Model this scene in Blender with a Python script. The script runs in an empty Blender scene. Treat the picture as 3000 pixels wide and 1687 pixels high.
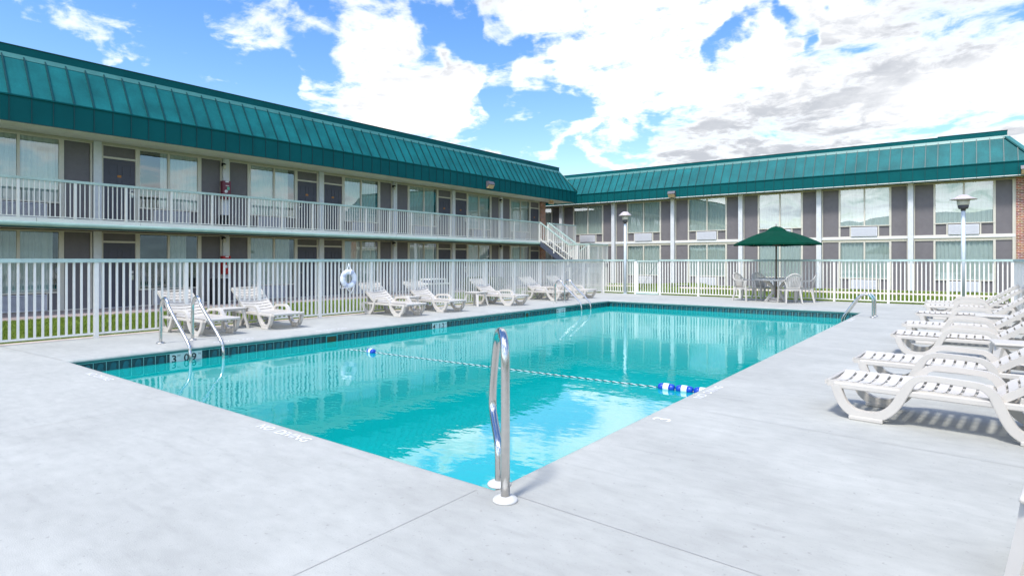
import bpy, bmesh, math, random
from mathutils import Vector, Matrix
random.seed(7)
R_ = math.radians
sc = bpy.context.scene
COL = sc.collection
PI = math.pi

# ------------------------------------------------------------------ helpers
class MB:
    """collects geometry, then links it as ONE mesh object"""
    def __init__(s):
        s.v = []; s.f = []; s.mi = []; s.sm = []; s.mats = []
    def _m(s, m):
        if m not in s.mats: s.mats.append(m)
        return s.mats.index(m)
    def add(s, vs, fs, m, smooth=False):
        o = len(s.v); k = s._m(m)
        s.v += [tuple(p) for p in vs]
        for f in fs:
            s.f.append(tuple(i + o for i in f)); s.mi.append(k); s.sm.append(smooth)
    def box(s, a, b, m, mat4=None):
        x0, x1 = sorted((a[0], b[0])); y0, y1 = sorted((a[1], b[1])); z0, z1 = sorted((a[2], b[2]))
        vs = [(x0,y0,z0),(x1,y0,z0),(x1,y1,z0),(x0,y1,z0),(x0,y0,z1),(x1,y0,z1),(x1,y1,z1),(x0,y1,z1)]
        if mat4 is not None: vs = [mat4 @ Vector(p) for p in vs]
        s.add(vs, [(0,3,2,1),(4,5,6,7),(0,1,5,4),(1,2,6,5),(2,3,7,6),(3,0,4,7)], m)
    def rbox(s, a, b, r, m, mat4=None, seg=2):
        """box with bevelled edges"""
        bm = bmesh.new()
        x0, x1 = sorted((a[0], b[0])); y0, y1 = sorted((a[1], b[1])); z0, z1 = sorted((a[2], b[2]))
        bmesh.ops.create_cube(bm, size=1)
        for v in bm.verts:
            v.co = Vector(((x0+x1)/2 + v.co.x*(x1-x0), (y0+y1)/2 + v.co.y*(y1-y0), (z0+z1)/2 + v.co.z*(z1-z0)))
        r = min(r, .45*min(x1-x0, y1-y0, z1-z0))
        bmesh.ops.bevel(bm, geom=bm.edges[:], offset=r, segments=seg, affect='EDGES', profile=.5)
        s.bm(bm, m, mat4)
    def bm(s, bm, m, mat4=None, smooth=False):
        bm.verts.index_update()
        vs = [(mat4 @ v.co) if mat4 is not None else v.co.copy() for v in bm.verts]
        s.add(vs, [[v.index for v in f.verts] for f in bm.faces], m, smooth); bm.free()
    def tube(s, pts, r, m, seg=8, closed=False, cap=True):
        pts = [Vector(p) for p in pts]; n = len(pts)
        rr = r if isinstance(r, (list, tuple)) else [r]*n
        T = []
        for i in range(n):
            a = pts[i-1] if (i or closed) else pts[i]; b = pts[(i+1) % n] if (i < n-1 or closed) else pts[i]
            T.append((b-a).normalized())
        up = Vector((0,0,1)) if abs(T[0].z) < .9 else Vector((1,0,0))
        nrm = (up - T[0]*up.dot(T[0])).normalized()
        vs = []
        for i in range(n):
            nrm = (nrm - T[i]*nrm.dot(T[i])).normalized(); bi = T[i].cross(nrm)
            for k in range(seg):
                a = 2*PI*k/seg
                vs.append(pts[i] + (nrm*math.cos(a) + bi*math.sin(a))*rr[i])
        fs = []
        for i in range(n if closed else n-1):
            j = (i+1) % n
            for k in range(seg):
                l = (k+1) % seg
                fs.append((i*seg+k, i*seg+l, j*seg+l, j*seg+k))
        if cap and not closed:
            fs.append(tuple(range(seg-1, -1, -1))); fs.append(tuple((n-1)*seg+k for k in range(seg)))
        s.add(vs, fs, m, True)
    def band(s, pts, w, t, m, axis=(0,1,0), mat4=None, w_end=None):
        """rectangular section swept along a polyline; t along axis, w perpendicular to axis and path"""
        pts = [Vector(p) for p in pts]; n = len(pts); ax = Vector(axis).normalized()
        vs = []
        for i in range(n):
            a = pts[max(0,i-1)]; b = pts[min(n-1,i+1)]
            tg = (b-a).normalized(); nm = tg.cross(ax).normalized()
            ww = w if not isinstance(w, (list, tuple)) else w[i]
            tt = t if not isinstance(t, (list, tuple)) else t[i]
            for (p, q) in ((-1,-1),(1,-1),(1,1),(-1,1)):
                vs.append(pts[i] + nm*(p*ww/2) + ax*(q*tt/2))
        if mat4 is not None: vs = [mat4 @ v for v in vs]
        fs = []
        for i in range(n-1):
            for k in range(4):
                l = (k+1) % 4
                fs.append((i*4+k, i*4+l, i*4+4+l, i*4+4+k))
        fs.append((3,2,1,0)); fs.append(tuple((n-1)*4+k for k in range(4)))
        s.add(vs, fs, m)
    def lathe(s, prof, m, seg=20, c=(0,0,0), smooth=True, mat4=None):
        vs = []; fs = []; n = len(prof)
        for (r, z) in prof:
            for k in range(seg):
                a = 2*PI*k/seg; p = Vector((c[0]+r*math.cos(a), c[1]+r*math.sin(a), c[2]+z))
                vs.append(mat4 @ p if mat4 is not None else p)
        for i in range(n-1):
            for k in range(seg):
                l = (k+1) % seg
                fs.append((i*seg+k, i*seg+l, i*seg+seg+l, i*seg+seg+k))
        if prof[0][0] > 1e-4: fs.append(tuple(range(seg-1,-1,-1)))
        if prof[-1][0] > 1e-4: fs.append(tuple((n-1)*seg+k for k in range(seg)))
        s.add(vs, fs, m, smooth)
    def poly(s, pts, m, th=None, axis=(0,0,1)):
        """flat polygon, or prism when th is given"""
        n = len(pts); pts = [Vector(p) for p in pts]
        if th is None: s.add(pts, [tuple(range(n))], m); return
        off = Vector(axis)*th
        s.add(pts + [p+off for p in pts],
              [tuple(range(n-1,-1,-1)), tuple(range(n, 2*n))] + [(i, (i+1)%n, n+(i+1)%n, n+i) for i in range(n)], m)
    def build(s, name, parent=None, fix=True, **kw):
        me = bpy.data.meshes.new(name)
        me.from_pydata(s.v, [], s.f)
        for m in s.mats: me.materials.append(m)
        me.polygons.foreach_set('material_index', s.mi)
        me.polygons.foreach_set('use_smooth', s.sm)
        if fix:
            bm = bmesh.new(); bm.from_mesh(me)
            bmesh.ops.recalc_face_normals(bm, faces=bm.faces[:]); bm.to_mesh(me); bm.free()
        me.update()
        o = bpy.data.objects.new(name, me); COL.objects.link(o)
        if parent is not None: o.parent = parent
        for k, v in kw.items(): o[k] = v
        return o

def empty(name, loc=(0,0,0), rz=0, **kw):
    o = bpy.data.objects.new(name, None); COL.objects.link(o)
    o.location = loc; o.rotation_euler = (0,0,rz); o.empty_display_size = .2
    for k, v in kw.items(): o[k] = v
    return o

def copy_tree(o, parent=None):
    c = o.copy(); COL.objects.link(c)
    if parent is not None: c.parent = parent
    for ch in list(o.children): copy_tree(ch, c)
    return c

def smooth_path(pts, n=6, closed=False):
    P = [Vector(p) for p in pts]; out = []
    N = len(P)
    for i in range(N if closed else N-1):
        p0 = P[i-1] if (i or closed) else P[0]; p1 = P[i]; p2 = P[(i+1) % N]
        p3 = P[(i+2) % N] if (i+2 < N or closed) else P[-1]
        for k in range(n):
            t = k/n
            out.append(.5*((2*p1) + (p2-p0)*t + (2*p0-5*p1+4*p2-p3)*t*t + (3*p1-p0-3*p2+p3)*t**3))
    if not closed: out.append(P[-1])
    return out

# ------------------------------------------------------------------ materials
def nodes(name):
    m = bpy.data.materials.new(name); m.use_nodes = True
    nt = m.node_tree; b = nt.nodes['Principled BSDF']
    return m, nt, b

def M(name, col, rough=.6, metal=0., var=0., vscale=4., bump=0., bscale=60., coat=0., spec=.5, stretch=(1,1,1), col2=None, v2=0., v2scale=40.):
    m, nt, b = nodes(name); L = nt.links
    b.inputs['Base Color'].default_value = (*col, 1); b.inputs['Roughness'].default_value = rough
    b.inputs['Metallic'].default_value = metal; b.inputs['Specular IOR Level'].default_value = spec
    b.inputs['Coat Weight'].default_value = coat; b.inputs['Coat Roughness'].default_value = .12
    tc = nt.nodes.new('ShaderNodeTexCoord'); mp = nt.nodes.new('ShaderNodeMapping')
    mp.inputs['Scale'].default_value = stretch
    geo = nt.nodes.new('ShaderNodeNewGeometry')
    L.new(geo.outputs['Position'], mp.inputs['Vector'])
    if var or v2:
        n = nt.nodes.new('ShaderNodeTexNoise'); n.inputs['Scale'].default_value = vscale; n.inputs['Detail'].default_value = 6
        n.inputs['Roughness'].default_value = .62
        L.new(mp.outputs[0], n.inputs['Vector'])
        mx = nt.nodes.new('ShaderNodeMix'); mx.data_type = 'RGBA'
        c2 = col2 or tuple(c*(1-var) for c in col); c1 = col if col2 else tuple(min(1, c*(1+var*.6)) for c in col)
        mx.inputs[6].default_value = (*c1, 1); mx.inputs[7].default_value = (*c2, 1)
        rp = nt.nodes.new('ShaderNodeMapRange'); rp.inputs[1].default_value = .32; rp.inputs[2].default_value = .68
        L.new(n.outputs['Fac'], rp.inputs[0]); L.new(rp.outputs[0], mx.inputs[0])
        out = mx.outputs[2]
        if v2:
            n2 = nt.nodes.new('ShaderNodeTexNoise'); n2.inputs['Scale'].default_value = v2scale; n2.inputs['Detail'].default_value = 4
            L.new(mp.outputs[0], n2.inputs['Vector'])
            r2 = nt.nodes.new('ShaderNodeMapRange'); r2.inputs[1].default_value = .3; r2.inputs[2].default_value = .7
            r2.inputs[3].default_value = 1-v2; r2.inputs[4].default_value = 1+v2
            L.new(n2.outputs['Fac'], r2.inputs[0])
            m2 = nt.nodes.new('ShaderNodeVectorMath'); m2.operation = 'SCALE'
            L.new(out, m2.inputs[0]); L.new(r2.outputs[0], m2.inputs['Scale']); out = m2.outputs[0]
        L.new(out, b.inputs['Base Color'])
    if bump:
        n3 = nt.nodes.new('ShaderNodeTexNoise'); n3.inputs['Scale'].default_value = bscale; n3.inputs['Detail'].default_value = 3
        L.new(mp.outputs[0], n3.inputs['Vector'])
        bp = nt.nodes.new('ShaderNodeBump'); bp.inputs['Strength'].default_value = bump; bp.inputs['Distance'].default_value = .01
        L.new(n3.outputs['Fac'], bp.inputs['Height']); L.new(bp.outputs[0], b.inputs['Normal'])
    return m

def deck_mat():
    m = M('deck_concrete', (.392,.393,.358), .75, var=.11, vscale=.8, bump=.15, bscale=90, v2=.06, v2scale=7, stretch=(1,1.8,1))
    nt = m.node_tree; L = nt.links; b = nt.nodes['Principled BSDF']
    src = b.inputs['Base Color'].links[0].from_socket
    geo = nt.nodes.new('ShaderNodeNewGeometry'); out = src
    # dark flecks, faint rubbed streaks and a few broad pale stains
    for sc_, st, lo, hi, amt, dt in ((30., (1,1,1), .66, .74, .80, 2), (5., (.35,2.6,1), .58, .75, .90, 6), (1.1, (1,.6,1), .56, .70, 1.07, 5), (.35, (1,1,1), .52, .66, .93, 4), (85., (1,1,1), .62, .72, .88, 2)):
        mp = nt.nodes.new('ShaderNodeMapping'); mp.inputs['Scale'].default_value = st; mp.inputs['Rotation'].default_value = (0,0,R_(35)); L.new(geo.outputs['Position'], mp.inputs[0])
        n = nt.nodes.new('ShaderNodeTexNoise'); n.inputs['Scale'].default_value = sc_; n.inputs['Detail'].default_value = dt; L.new(mp.outputs[0], n.inputs['Vector'])
        r = nt.nodes.new('ShaderNodeMapRange'); r.inputs[1].default_value = lo; r.inputs[2].default_value = hi; r.inputs[3].default_value = 1; r.inputs[4].default_value = amt
        L.new(n.outputs['Fac'], r.inputs[0])
        v = nt.nodes.new('ShaderNodeVectorMath'); v.operation = 'SCALE'; L.new(out, v.inputs[0]); L.new(r.outputs[0], v.inputs['Scale']); out = v.outputs[0]
    L.new(out, b.inputs['Base Color'])
    return m
DECK = deck_mat()
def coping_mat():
    # deck concrete whose lip turns darker teal towards its underside, with a noisy edge
    m = deck_mat(); m.name = 'coping_teal_lip'; nt = m.node_tree; L = nt.links; b = nt.nodes['Principled BSDF']
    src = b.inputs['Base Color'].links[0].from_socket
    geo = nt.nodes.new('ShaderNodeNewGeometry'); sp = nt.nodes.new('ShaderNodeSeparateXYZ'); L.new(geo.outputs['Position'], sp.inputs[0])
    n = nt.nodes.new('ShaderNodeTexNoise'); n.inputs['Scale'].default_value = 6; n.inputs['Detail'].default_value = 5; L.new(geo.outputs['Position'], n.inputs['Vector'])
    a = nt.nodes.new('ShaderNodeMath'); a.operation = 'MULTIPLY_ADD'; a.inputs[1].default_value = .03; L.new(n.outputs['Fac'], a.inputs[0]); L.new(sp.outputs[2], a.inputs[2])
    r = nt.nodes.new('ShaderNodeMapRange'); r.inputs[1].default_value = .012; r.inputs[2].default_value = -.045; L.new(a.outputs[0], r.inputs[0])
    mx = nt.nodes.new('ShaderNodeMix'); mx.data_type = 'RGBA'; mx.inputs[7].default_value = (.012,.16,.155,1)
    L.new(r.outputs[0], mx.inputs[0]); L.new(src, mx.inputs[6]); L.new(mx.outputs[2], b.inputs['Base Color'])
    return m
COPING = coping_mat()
CURB = M('tan_concrete', (.50,.42,.35), .85, var=.2, vscale=5, bump=.3, bscale=80)
WALK = M('walkway_concrete', (.33,.27,.245), .9, var=.22, vscale=2.5, bump=.3, bscale=60, v2=.08)
PATHM = M('pale_path', (.62,.52,.42), .9, var=.12, vscale=3)
SOIL = M('lawn_soil', (.075,.12,.005), .95, var=.45, vscale=3.5, bump=.6, bscale=40, col2=(.13,.185,.008), v2=.35, v2scale=22)
GRASS1 = M('grass_blade', (.085,.145,.004), .55, var=.5, vscale=1.6, col2=(.17,.225,.008), v2=.3, v2scale=30)
FARG = M('far_ground', (.08,.10,.03), .95, var=.3, vscale=.05)
HILL = M('hill_hazy_green', (.17,.22,.20), .95, var=.3, vscale=.02)  # green paled: distance haze is mixed into the base colour
JOINT = M('joint_dark', (.345,.335,.315), .9)
PAINTW = M('marking_white', (.86,.86,.87), .7, var=.08, vscale=25)
PAINTD = M('marking_dark', (.12,.12,.14), .7)
TEAL = M('teal_metal', (.009,.132,.138), .5, var=.28, vscale=1.1, coat=.0, spec=.13, v2=.07, v2scale=18)
TEALF = M('teal_fascia', (.001,.096,.100), .55, var=.12, vscale=1.2, spec=.12)
TEALD = M('teal_seam', (.002,.052,.056), .4, spec=.4)
TEALL = M('teal_flashing', (.05,.19,.175), .40, var=.15, vscale=2.0, spec=.5)
SOFF = M('soffit_white', (.84,.82,.77), .85, var=.05, vscale=3, bump=.2, bscale=120)
TAN = M('tan_trim', (.50,.465,.36), .7, var=.06, vscale=6)
FRAME = M('cream_frame', (.62,.58,.49), .55, var=.05, vscale=8)
PANEL = M('purple_stucco', (.170,.156,.163), .9, var=.07, vscale=6, bump=.5, bscale=220, v2=.10, v2scale=160)
DOORM = M('door_slate', (.075,.072,.092), .55, var=.06, vscale=5)
STUCCO = M('white_stucco', (.66,.67,.68), .88, var=.07, vscale=7, bump=.5, bscale=130, v2=.05, v2scale=90)
BANDW = M('band_white', (.74,.73,.71), .7, var=.05, vscale=5)
CORE = M('interior_dark', (.03,.032,.03), .9)
ACM = M('ac_white', (.66,.66,.69), .5, var=.04, vscale=10)
ACD = M('ac_gap', (.085,.095,.16), .6)
ACD2 = M('ac_line', (.40,.40,.43), .6)
RAILW = M('white_paint', (.80,.775,.71), .45, var=.04, vscale=12)
RAILG = M('pale_green_cap', (.42,.545,.495), .5, var=.16, vscale=2.2, v2=.05, v2scale=25)
GUTTER = M('gutter_green', (.36,.52,.45), .4, var=.15, vscale=2)
STEELB = M('blue_steel', (.075,.088,.125), .5, var=.12, vscale=6)
PLASTIC = M('white_resin', (.555,.52,.468), .38, var=.035, vscale=7, spec=.45)
PLAST2 = M('resin_beige', (.55,.505,.455), .42, var=.05, vscale=7, spec=.4)
CHROME = M('stainless', (.60,.59,.56), .17, 1., var=.06, vscale=30)
CHROMED = M('stainless_brushed', (.56,.55,.52), .34, 1., var=.14, vscale=26, stretch=(1,1,.15))
PLATEW = M('escutcheon_white', (.56,.55,.52), .4)
BLUE = M('float_blue', (.004,.05,.42), .35)
WHITE = M('float_white', (.82,.82,.82), .4)
BLACK = M('black_plastic', (.012,.012,.015), .5)
DARKG = M('dark_socket', (.075,.068,.072), .5)
LAMPCAP = M('lamp_cap', (.50,.44,.43), .55, var=.15, vscale=9)
LAMPGL = M('lamp_globe', (.62,.58,.47), .35)
POLEM = M('lamp_pole', (.56,.62,.65), .5, var=.06, vscale=4)
UMB = M('umbrella_green', (.0008,.046,.026), .9, spec=.1, var=.12, vscale=5)
WOOD = M('pole_wood', (.10,.055,.025), .5, var=.35, vscale=14, stretch=(1,1,.12))
MAROON = M('cabinet_maroon', (.17,.022,.04), .35, var=.15, vscale=9)
RED = M('cabinet_red', (.42,.012,.012), .35)
GREENL = M('label_green', (.10,.42,.26), .5)
PAPER = M('label_white', (.78,.77,.74), .6)
AMBER = M('amber_lens', (.55,.40,.22), .3, var=.25, vscale=20)
GREYH = M('grey_housing', (.11,.105,.12), .5, var=.15, vscale=15)
SIGNC = M('sign_cream', (.72,.56,.34), .5)
SIGNR = M('sign_red', (.30,.03,.015), .5)
STRAP = M('strap_lilac', (.50,.53,.66), .6)
RINGW = M('ring_white', (.80,.82,.86), .5, var=.05, vscale=9)
CARTG = M('cart_grey', (.36,.34,.38), .7, var=.1, vscale=6)
ORANGE = M('plate_orange', (.45,.17,.02), .45)
TILE = M('tile_dark_teal', (.002,.036,.045), .15, var=.3, vscale=9, spec=.6)
WAVE = M('tile_wave', (.008,.115,.14), .15, var=.25, vscale=12, spec=.6)
GROUT = M('grout_pale', (.30,.60,.55), .6)
MARK = M('marker_tile', (.66,.70,.66), .3, var=.1, vscale=16)
INK = M('ink_black', (.008,.008,.008), .4)
PLASTER = M('pool_plaster', (.62,.80,.80), .7, var=.05, vscale=1.2)
SKIM = M('skimmer_dark', (.05,.045,.01), .6, var=.4, vscale=12)
SKIMF = M('skimmer_frame', (.03,.30,.30), .35)
LEAFA = M('leaf_dark', (.022,.042,.010), .55, var=.5, vscale=6, col2=(.05,.085,.015))
TWIG = M('twig', (.05,.035,.02), .9)
CURT = M('curtain_sage', (.53,.565,.545), .9, var=.06, vscale=8)

def brick_mat():
    m, nt, b = nodes('brick_wall'); L = nt.links
    geo = nt.nodes.new('ShaderNodeNewGeometry'); sx = nt.nodes.new('ShaderNodeSeparateXYZ'); L.new(geo.outputs['Position'], sx.inputs[0])
    ad = nt.nodes.new('ShaderNodeMath'); ad.operation = 'ADD'; L.new(sx.outputs[0], ad.inputs[0]); L.new(sx.outputs[1], ad.inputs[1])
    cb = nt.nodes.new('ShaderNodeCombineXYZ'); L.new(ad.outputs[0], cb.inputs[0]); L.new(sx.outputs[2], cb.inputs[1])
    br = nt.nodes.new('ShaderNodeTexBrick'); L.new(cb.outputs[0], br.inputs['Vector'])
    br.inputs['Scale'].default_value = 1; br.inputs['Brick Width'].default_value = .215; br.inputs['Row Height'].default_value = .075
    br.inputs['Mortar Size'].default_value = .008
    br.inputs['Color1'].default_value = (.36,.135,.075,1); br.inputs['Color2'].default_value = (.16,.05,.035,1)
    br.inputs['Mortar'].default_value = (.60,.52,.44,1); br.inputs['Bias'].default_value = -.1
    n = nt.nodes.new('ShaderNodeTexNoise'); n.inputs['Scale'].default_value = 9; L.new(geo.outputs['Position'], n.inputs['Vector'])
    mx = nt.nodes.new('ShaderNodeMix'); mx.data_type = 'RGBA'; mx.blend_type = 'MULTIPLY'; mx.inputs[0].default_value = .6
    L.new(br.outputs['Color'], mx.inputs[6]); L.new(n.outputs['Color'], mx.inputs[7])
    gm = nt.nodes.new('ShaderNodeVectorMath'); gm.operation = 'SCALE'; gm.inputs['Scale'].default_value = 1.5
    L.new(mx.outputs[2], gm.inputs[0]); L.new(gm.outputs[0], b.inputs['Base Color']); b.inputs['Roughness'].default_value = .9
    return m
BRICK = brick_mat()

def schlick(nt, f0, gain=1., top=1., normal=None):
    """reflectance that is the same from both sides of a thin sheet"""
    L = nt.links
    lw = nt.nodes.new('ShaderNodeLayerWeight'); lw.inputs[0].default_value = .5
    if normal is not None: L.new(normal, lw.inputs['Normal'])
    p = nt.nodes.new('ShaderNodeMath'); p.operation = 'POWER'; p.inputs[1].default_value = 5; L.new(lw.outputs['Facing'], p.inputs[0])
    a = nt.nodes.new('ShaderNodeMath'); a.operation = 'MULTIPLY_ADD'; a.inputs[1].default_value = (1-f0)*gain; a.inputs[2].default_value = f0*gain; L.new(p.outputs[0], a.inputs[0])
    m = nt.nodes.new('ShaderNodeMath'); m.operation = 'MINIMUM'; m.inputs[1].default_value = top; L.new(a.outputs[0], m.inputs[0])
    return m.outputs[0]

def glass_mat():
    m, nt, b = nodes('window_glass'); L = nt.links; nt.nodes.remove(b)
    out = nt.nodes['Material Output']
    tr = nt.nodes.new('ShaderNodeBsdfTransparent'); tr.inputs[0].default_value = (.86,.93,.90,1)
    gl = nt.nodes.new('ShaderNodeBsdfGlossy'); gl.inputs['Roughness'].default_value = 0.0; gl.inputs[0].default_value = (.92,.97,1,1)
    fz = schlick(nt, .22)
    n = nt.nodes.new('ShaderNodeTexNoise'); n.inputs['Scale'].default_value = .55; n.inputs['Detail'].default_value = 1
    geo = nt.nodes.new('ShaderNodeNewGeometry'); L.new(geo.outputs['Position'], n.inputs['Vector'])
    bp = nt.nodes.new('ShaderNodeBump'); bp.inputs['Strength'].default_value = .12; bp.inputs['Distance'].default_value = .05
    L.new(n.outputs['Fac'], bp.inputs['Height']); L.new(bp.outputs[0], gl.inputs['Normal'])
    mx = nt.nodes.new('ShaderNodeMixShader'); L.new(fz, mx.inputs[0]); L.new(tr.outputs[0], mx.inputs[1]); L.new(gl.outputs[0], mx.inputs[2])
    L.new(mx.outputs[0], out.inputs[0])
    return m
GLASS = glass_mat()

def water_mat():
    m, nt, b = nodes('pool_water'); L = nt.links; nt.nodes.remove(b)
    out = nt.nodes['Material Output']
    tr = nt.nodes.new('ShaderNodeBsdfTransparent'); tr.inputs[0].default_value = (.03,.86,.86,1)
    gl = nt.nodes.new('ShaderNodeBsdfGlossy'); gl.inputs['Roughness'].default_value = 0.0
    geo = nt.nodes.new('ShaderNodeNewGeometry')
    hs = []
    for (sc_, st, w, d) in ((3.2, (1,1.5,1), 1., 2), (11., (1,1.6,1), .22, 2), (.7, (1,1,1), 1.6, 1)):
        mp = nt.nodes.new('ShaderNodeMapping'); mp.inputs['Scale'].default_value = st
        mp.inputs['Rotation'].default_value = (0,0,R_(37))
        L.new(geo.outputs['Position'], mp.inputs[0])
        n = nt.nodes.new('ShaderNodeTexNoise'); n.inputs['Scale'].default_value = sc_; n.inputs['Detail'].default_value = d
        L.new(mp.outputs[0], n.inputs['Vector'])
        ml = nt.nodes.new('ShaderNodeMath'); ml.operation = 'MULTIPLY'; ml.inputs[1].default_value = w
        L.new(n.outputs['Fac'], ml.inputs[0]); hs.append(ml.outputs[0])
    a1 = nt.nodes.new('ShaderNodeMath'); L.new(hs[0], a1.inputs[0]); L.new(hs[1], a1.inputs[1])
    a2 = nt.nodes.new('ShaderNodeMath'); L.new(a1.outputs[0], a2.inputs[0]); L.new(hs[2], a2.inputs[1])
    bp = nt.nodes.new('ShaderNodeBump'); bp.inputs['Strength'].default_value = 1.; bp.inputs['Distance'].default_value = .0019
    L.new(a2.outputs[0], bp.inputs['Height']); L.new(bp.outputs[0], gl.inputs['Normal'])
    fz = schlick(nt, .03, 2.3, .52, bp.outputs[0])
    df = nt.nodes.new('ShaderNodeBsdfDiffuse'); df.inputs[0].default_value = (.001,.51,.475,1)
    body = nt.nodes.new('ShaderNodeMixShader'); body.inputs[0].default_value = .30
    L.new(df.outputs[0], body.inputs[1]); L.new(tr.outputs[0], body.inputs[2])
    mx = nt.nodes.new('ShaderNodeMixShader'); L.new(fz, mx.inputs[0]); L.new(body.outputs[0], mx.inputs[1]); L.new(gl.outputs[0], mx.inputs[2])
    L.new(mx.outputs[0], out.inputs[0])
    return m
WATER = water_mat()

# ------------------------------------------------------------------ camera
cam = bpy.data.cameras.new('camera'); co = bpy.data.objects.new('camera', cam); COL.objects.link(co)
YAW = math.atan2(1340, 1752)
co.location = (0,0,1.29); co.rotation_euler = (R_(90), 0, YAW)
cam.sensor_width = 36; cam.lens = 1752/3000*36; cam.shift_y = -81.5/3000
cam.clip_start = .05; cam.clip_end = 5000
sc.camera = co
F = Vector((-math.sin(YAW), math.cos(YAW), 0)); RT = Vector((math.cos(YAW), math.sin(YAW), 0))

# ------------------------------------------------------------------ sky and sun
SUN_EL, SUN_AZ = R_(62), math.atan2(-1, .05)
w = bpy.data.worlds.new('World'); sc.world = w; w.use_nodes = True
nt = w.node_tree; L = nt.links
bg = nt.nodes['Background']; wout = nt.nodes['World Output']
sky = nt.nodes.new('ShaderNodeTexSky'); sky.sky_type = 'NISHITA'; sky.sun_disc = False
sky.sun_elevation = SUN_EL; sky.sun_rotation = PI/2 - SUN_AZ
sky.air_density = 1.35; sky.dust_density = .4; sky.ozone_density = 3.0
hs_ = nt.nodes.new('ShaderNodeHueSaturation'); hs_.inputs['Saturation'].default_value = 1.32; hs_.inputs['Hue'].default_value = .512; L.new(sky.outputs[0], hs_.inputs['Color'])
L.new(hs_.outputs[0], bg.inputs['Color']); bg.inputs['Strength'].default_value = .096
tc = nt.nodes.new('ShaderNodeTexCoord')
def wn(t, **kw):
    n = nt.nodes.new(t)
    for k, v in kw.items(): setattr(n, k, v)
    return n
def math_(op, a, b=None, clamp=False):
    n = wn('ShaderNodeMath', operation=op); n.use_clamp = clamp
    for i, q in enumerate((a, b)):
        if q is None: continue
        if isinstance(q, (int, float)): n.inputs[i].default_value = q
        else: L.new(q, n.inputs[i])
    return n.outputs[0]
DIR = tc.outputs['Generated']
sep = wn('ShaderNodeSeparateXYZ'); L.new(DIR, sep.inputs[0])
# project the view direction on a cloud layer
zc = math_('ADD', math_('MAXIMUM', sep.outputs[2], 0.0), .16)
cx = math_('DIVIDE', sep.outputs[0], zc); cy = math_('DIVIDE', sep.outputs[1], zc)
cmb = wn('ShaderNodeCombineXYZ'); L.new(cx, cmb.inputs[0]); L.new(cy, cmb.inputs[1])
def noise(vec, scale, detail, rough=.55, dist=0., off=(0,0,0)):
    mp = wn('ShaderNodeMapping'); mp.inputs['Location'].default_value = off; mp.inputs['Scale'].default_value = (1,1,1); L.new(vec, mp.inputs[0])
    n = wn('ShaderNodeTexNoise'); n.inputs['Scale'].default_value = scale; n.inputs['Detail'].default_value = detail
    n.inputs['Roughness'].default_value = rough; n.inputs['Distortion'].default_value = dist
    L.new(mp.outputs[0], n.inputs['Vector']); return n.outputs['Fac']
SC = 1.0
nA = noise(cmb.outputs[0], 2.3, 14, .62, .35, (3.1,1.7,0)); nB = noise(cmb.outputs[0], 9., 10, .62, .5, (1.3,6.7,0))
n1 = math_('ADD', math_('MULTIPLY', nA, .72), math_('MULTIPLY', nB, .28))
wmp = wn('ShaderNodeTexNoise'); wmp.inputs['Scale'].default_value = 5.5; wmp.inputs['Detail'].default_value = 5; L.new(DIR, wmp.inputs['Vector'])
wsub = wn('ShaderNodeVectorMath', operation='SUBTRACT'); L.new(wmp.outputs['Color'], wsub.inputs[0]); wsub.inputs[1].default_value = (.5,.5,.5)
wscl = wn('ShaderNodeVectorMath', operation='SCALE'); L.new(wsub.outputs[0], wscl.inputs[0]); wscl.inputs['Scale'].default_value = .34
wadd = wn('ShaderNodeVectorMath', operation='ADD'); L.new(DIR, wadd.inputs[0]); L.new(wscl.outputs[0], wadd.inputs[1])
wnrm = wn('ShaderNodeVectorMath', operation='NORMALIZE'); L.new(wadd.outputs[0], wnrm.inputs[0])
def pdir(u, v):
    return (F*1752 + RT*(u-1500) + Vector((0,0,1))*(762-v)).normalized()
def blob(u, v, r, wgt):
    """a bank of cloud (or a gap) about one direction of the sky; r = angular radius in degrees"""
    c = pdir(u, v)
    dp = wn('ShaderNodeVectorMath', operation='DOT_PRODUCT'); L.new(wnrm.outputs[0], dp.inputs[0]); dp.inputs[1].default_value = c
    mr = wn('ShaderNodeMapRange', interpolation_type='SMOOTHSTEP')
    mr.inputs[1].default_value = math.cos(R_(r)); mr.inputs[2].default_value = math.cos(R_(r*.25))
    mr.inputs[3].default_value = 0; mr.inputs[4].default_value = wgt
    L.new(dp.outputs['Value'], mr.inputs[0]); return mr.outputs[0]
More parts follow.
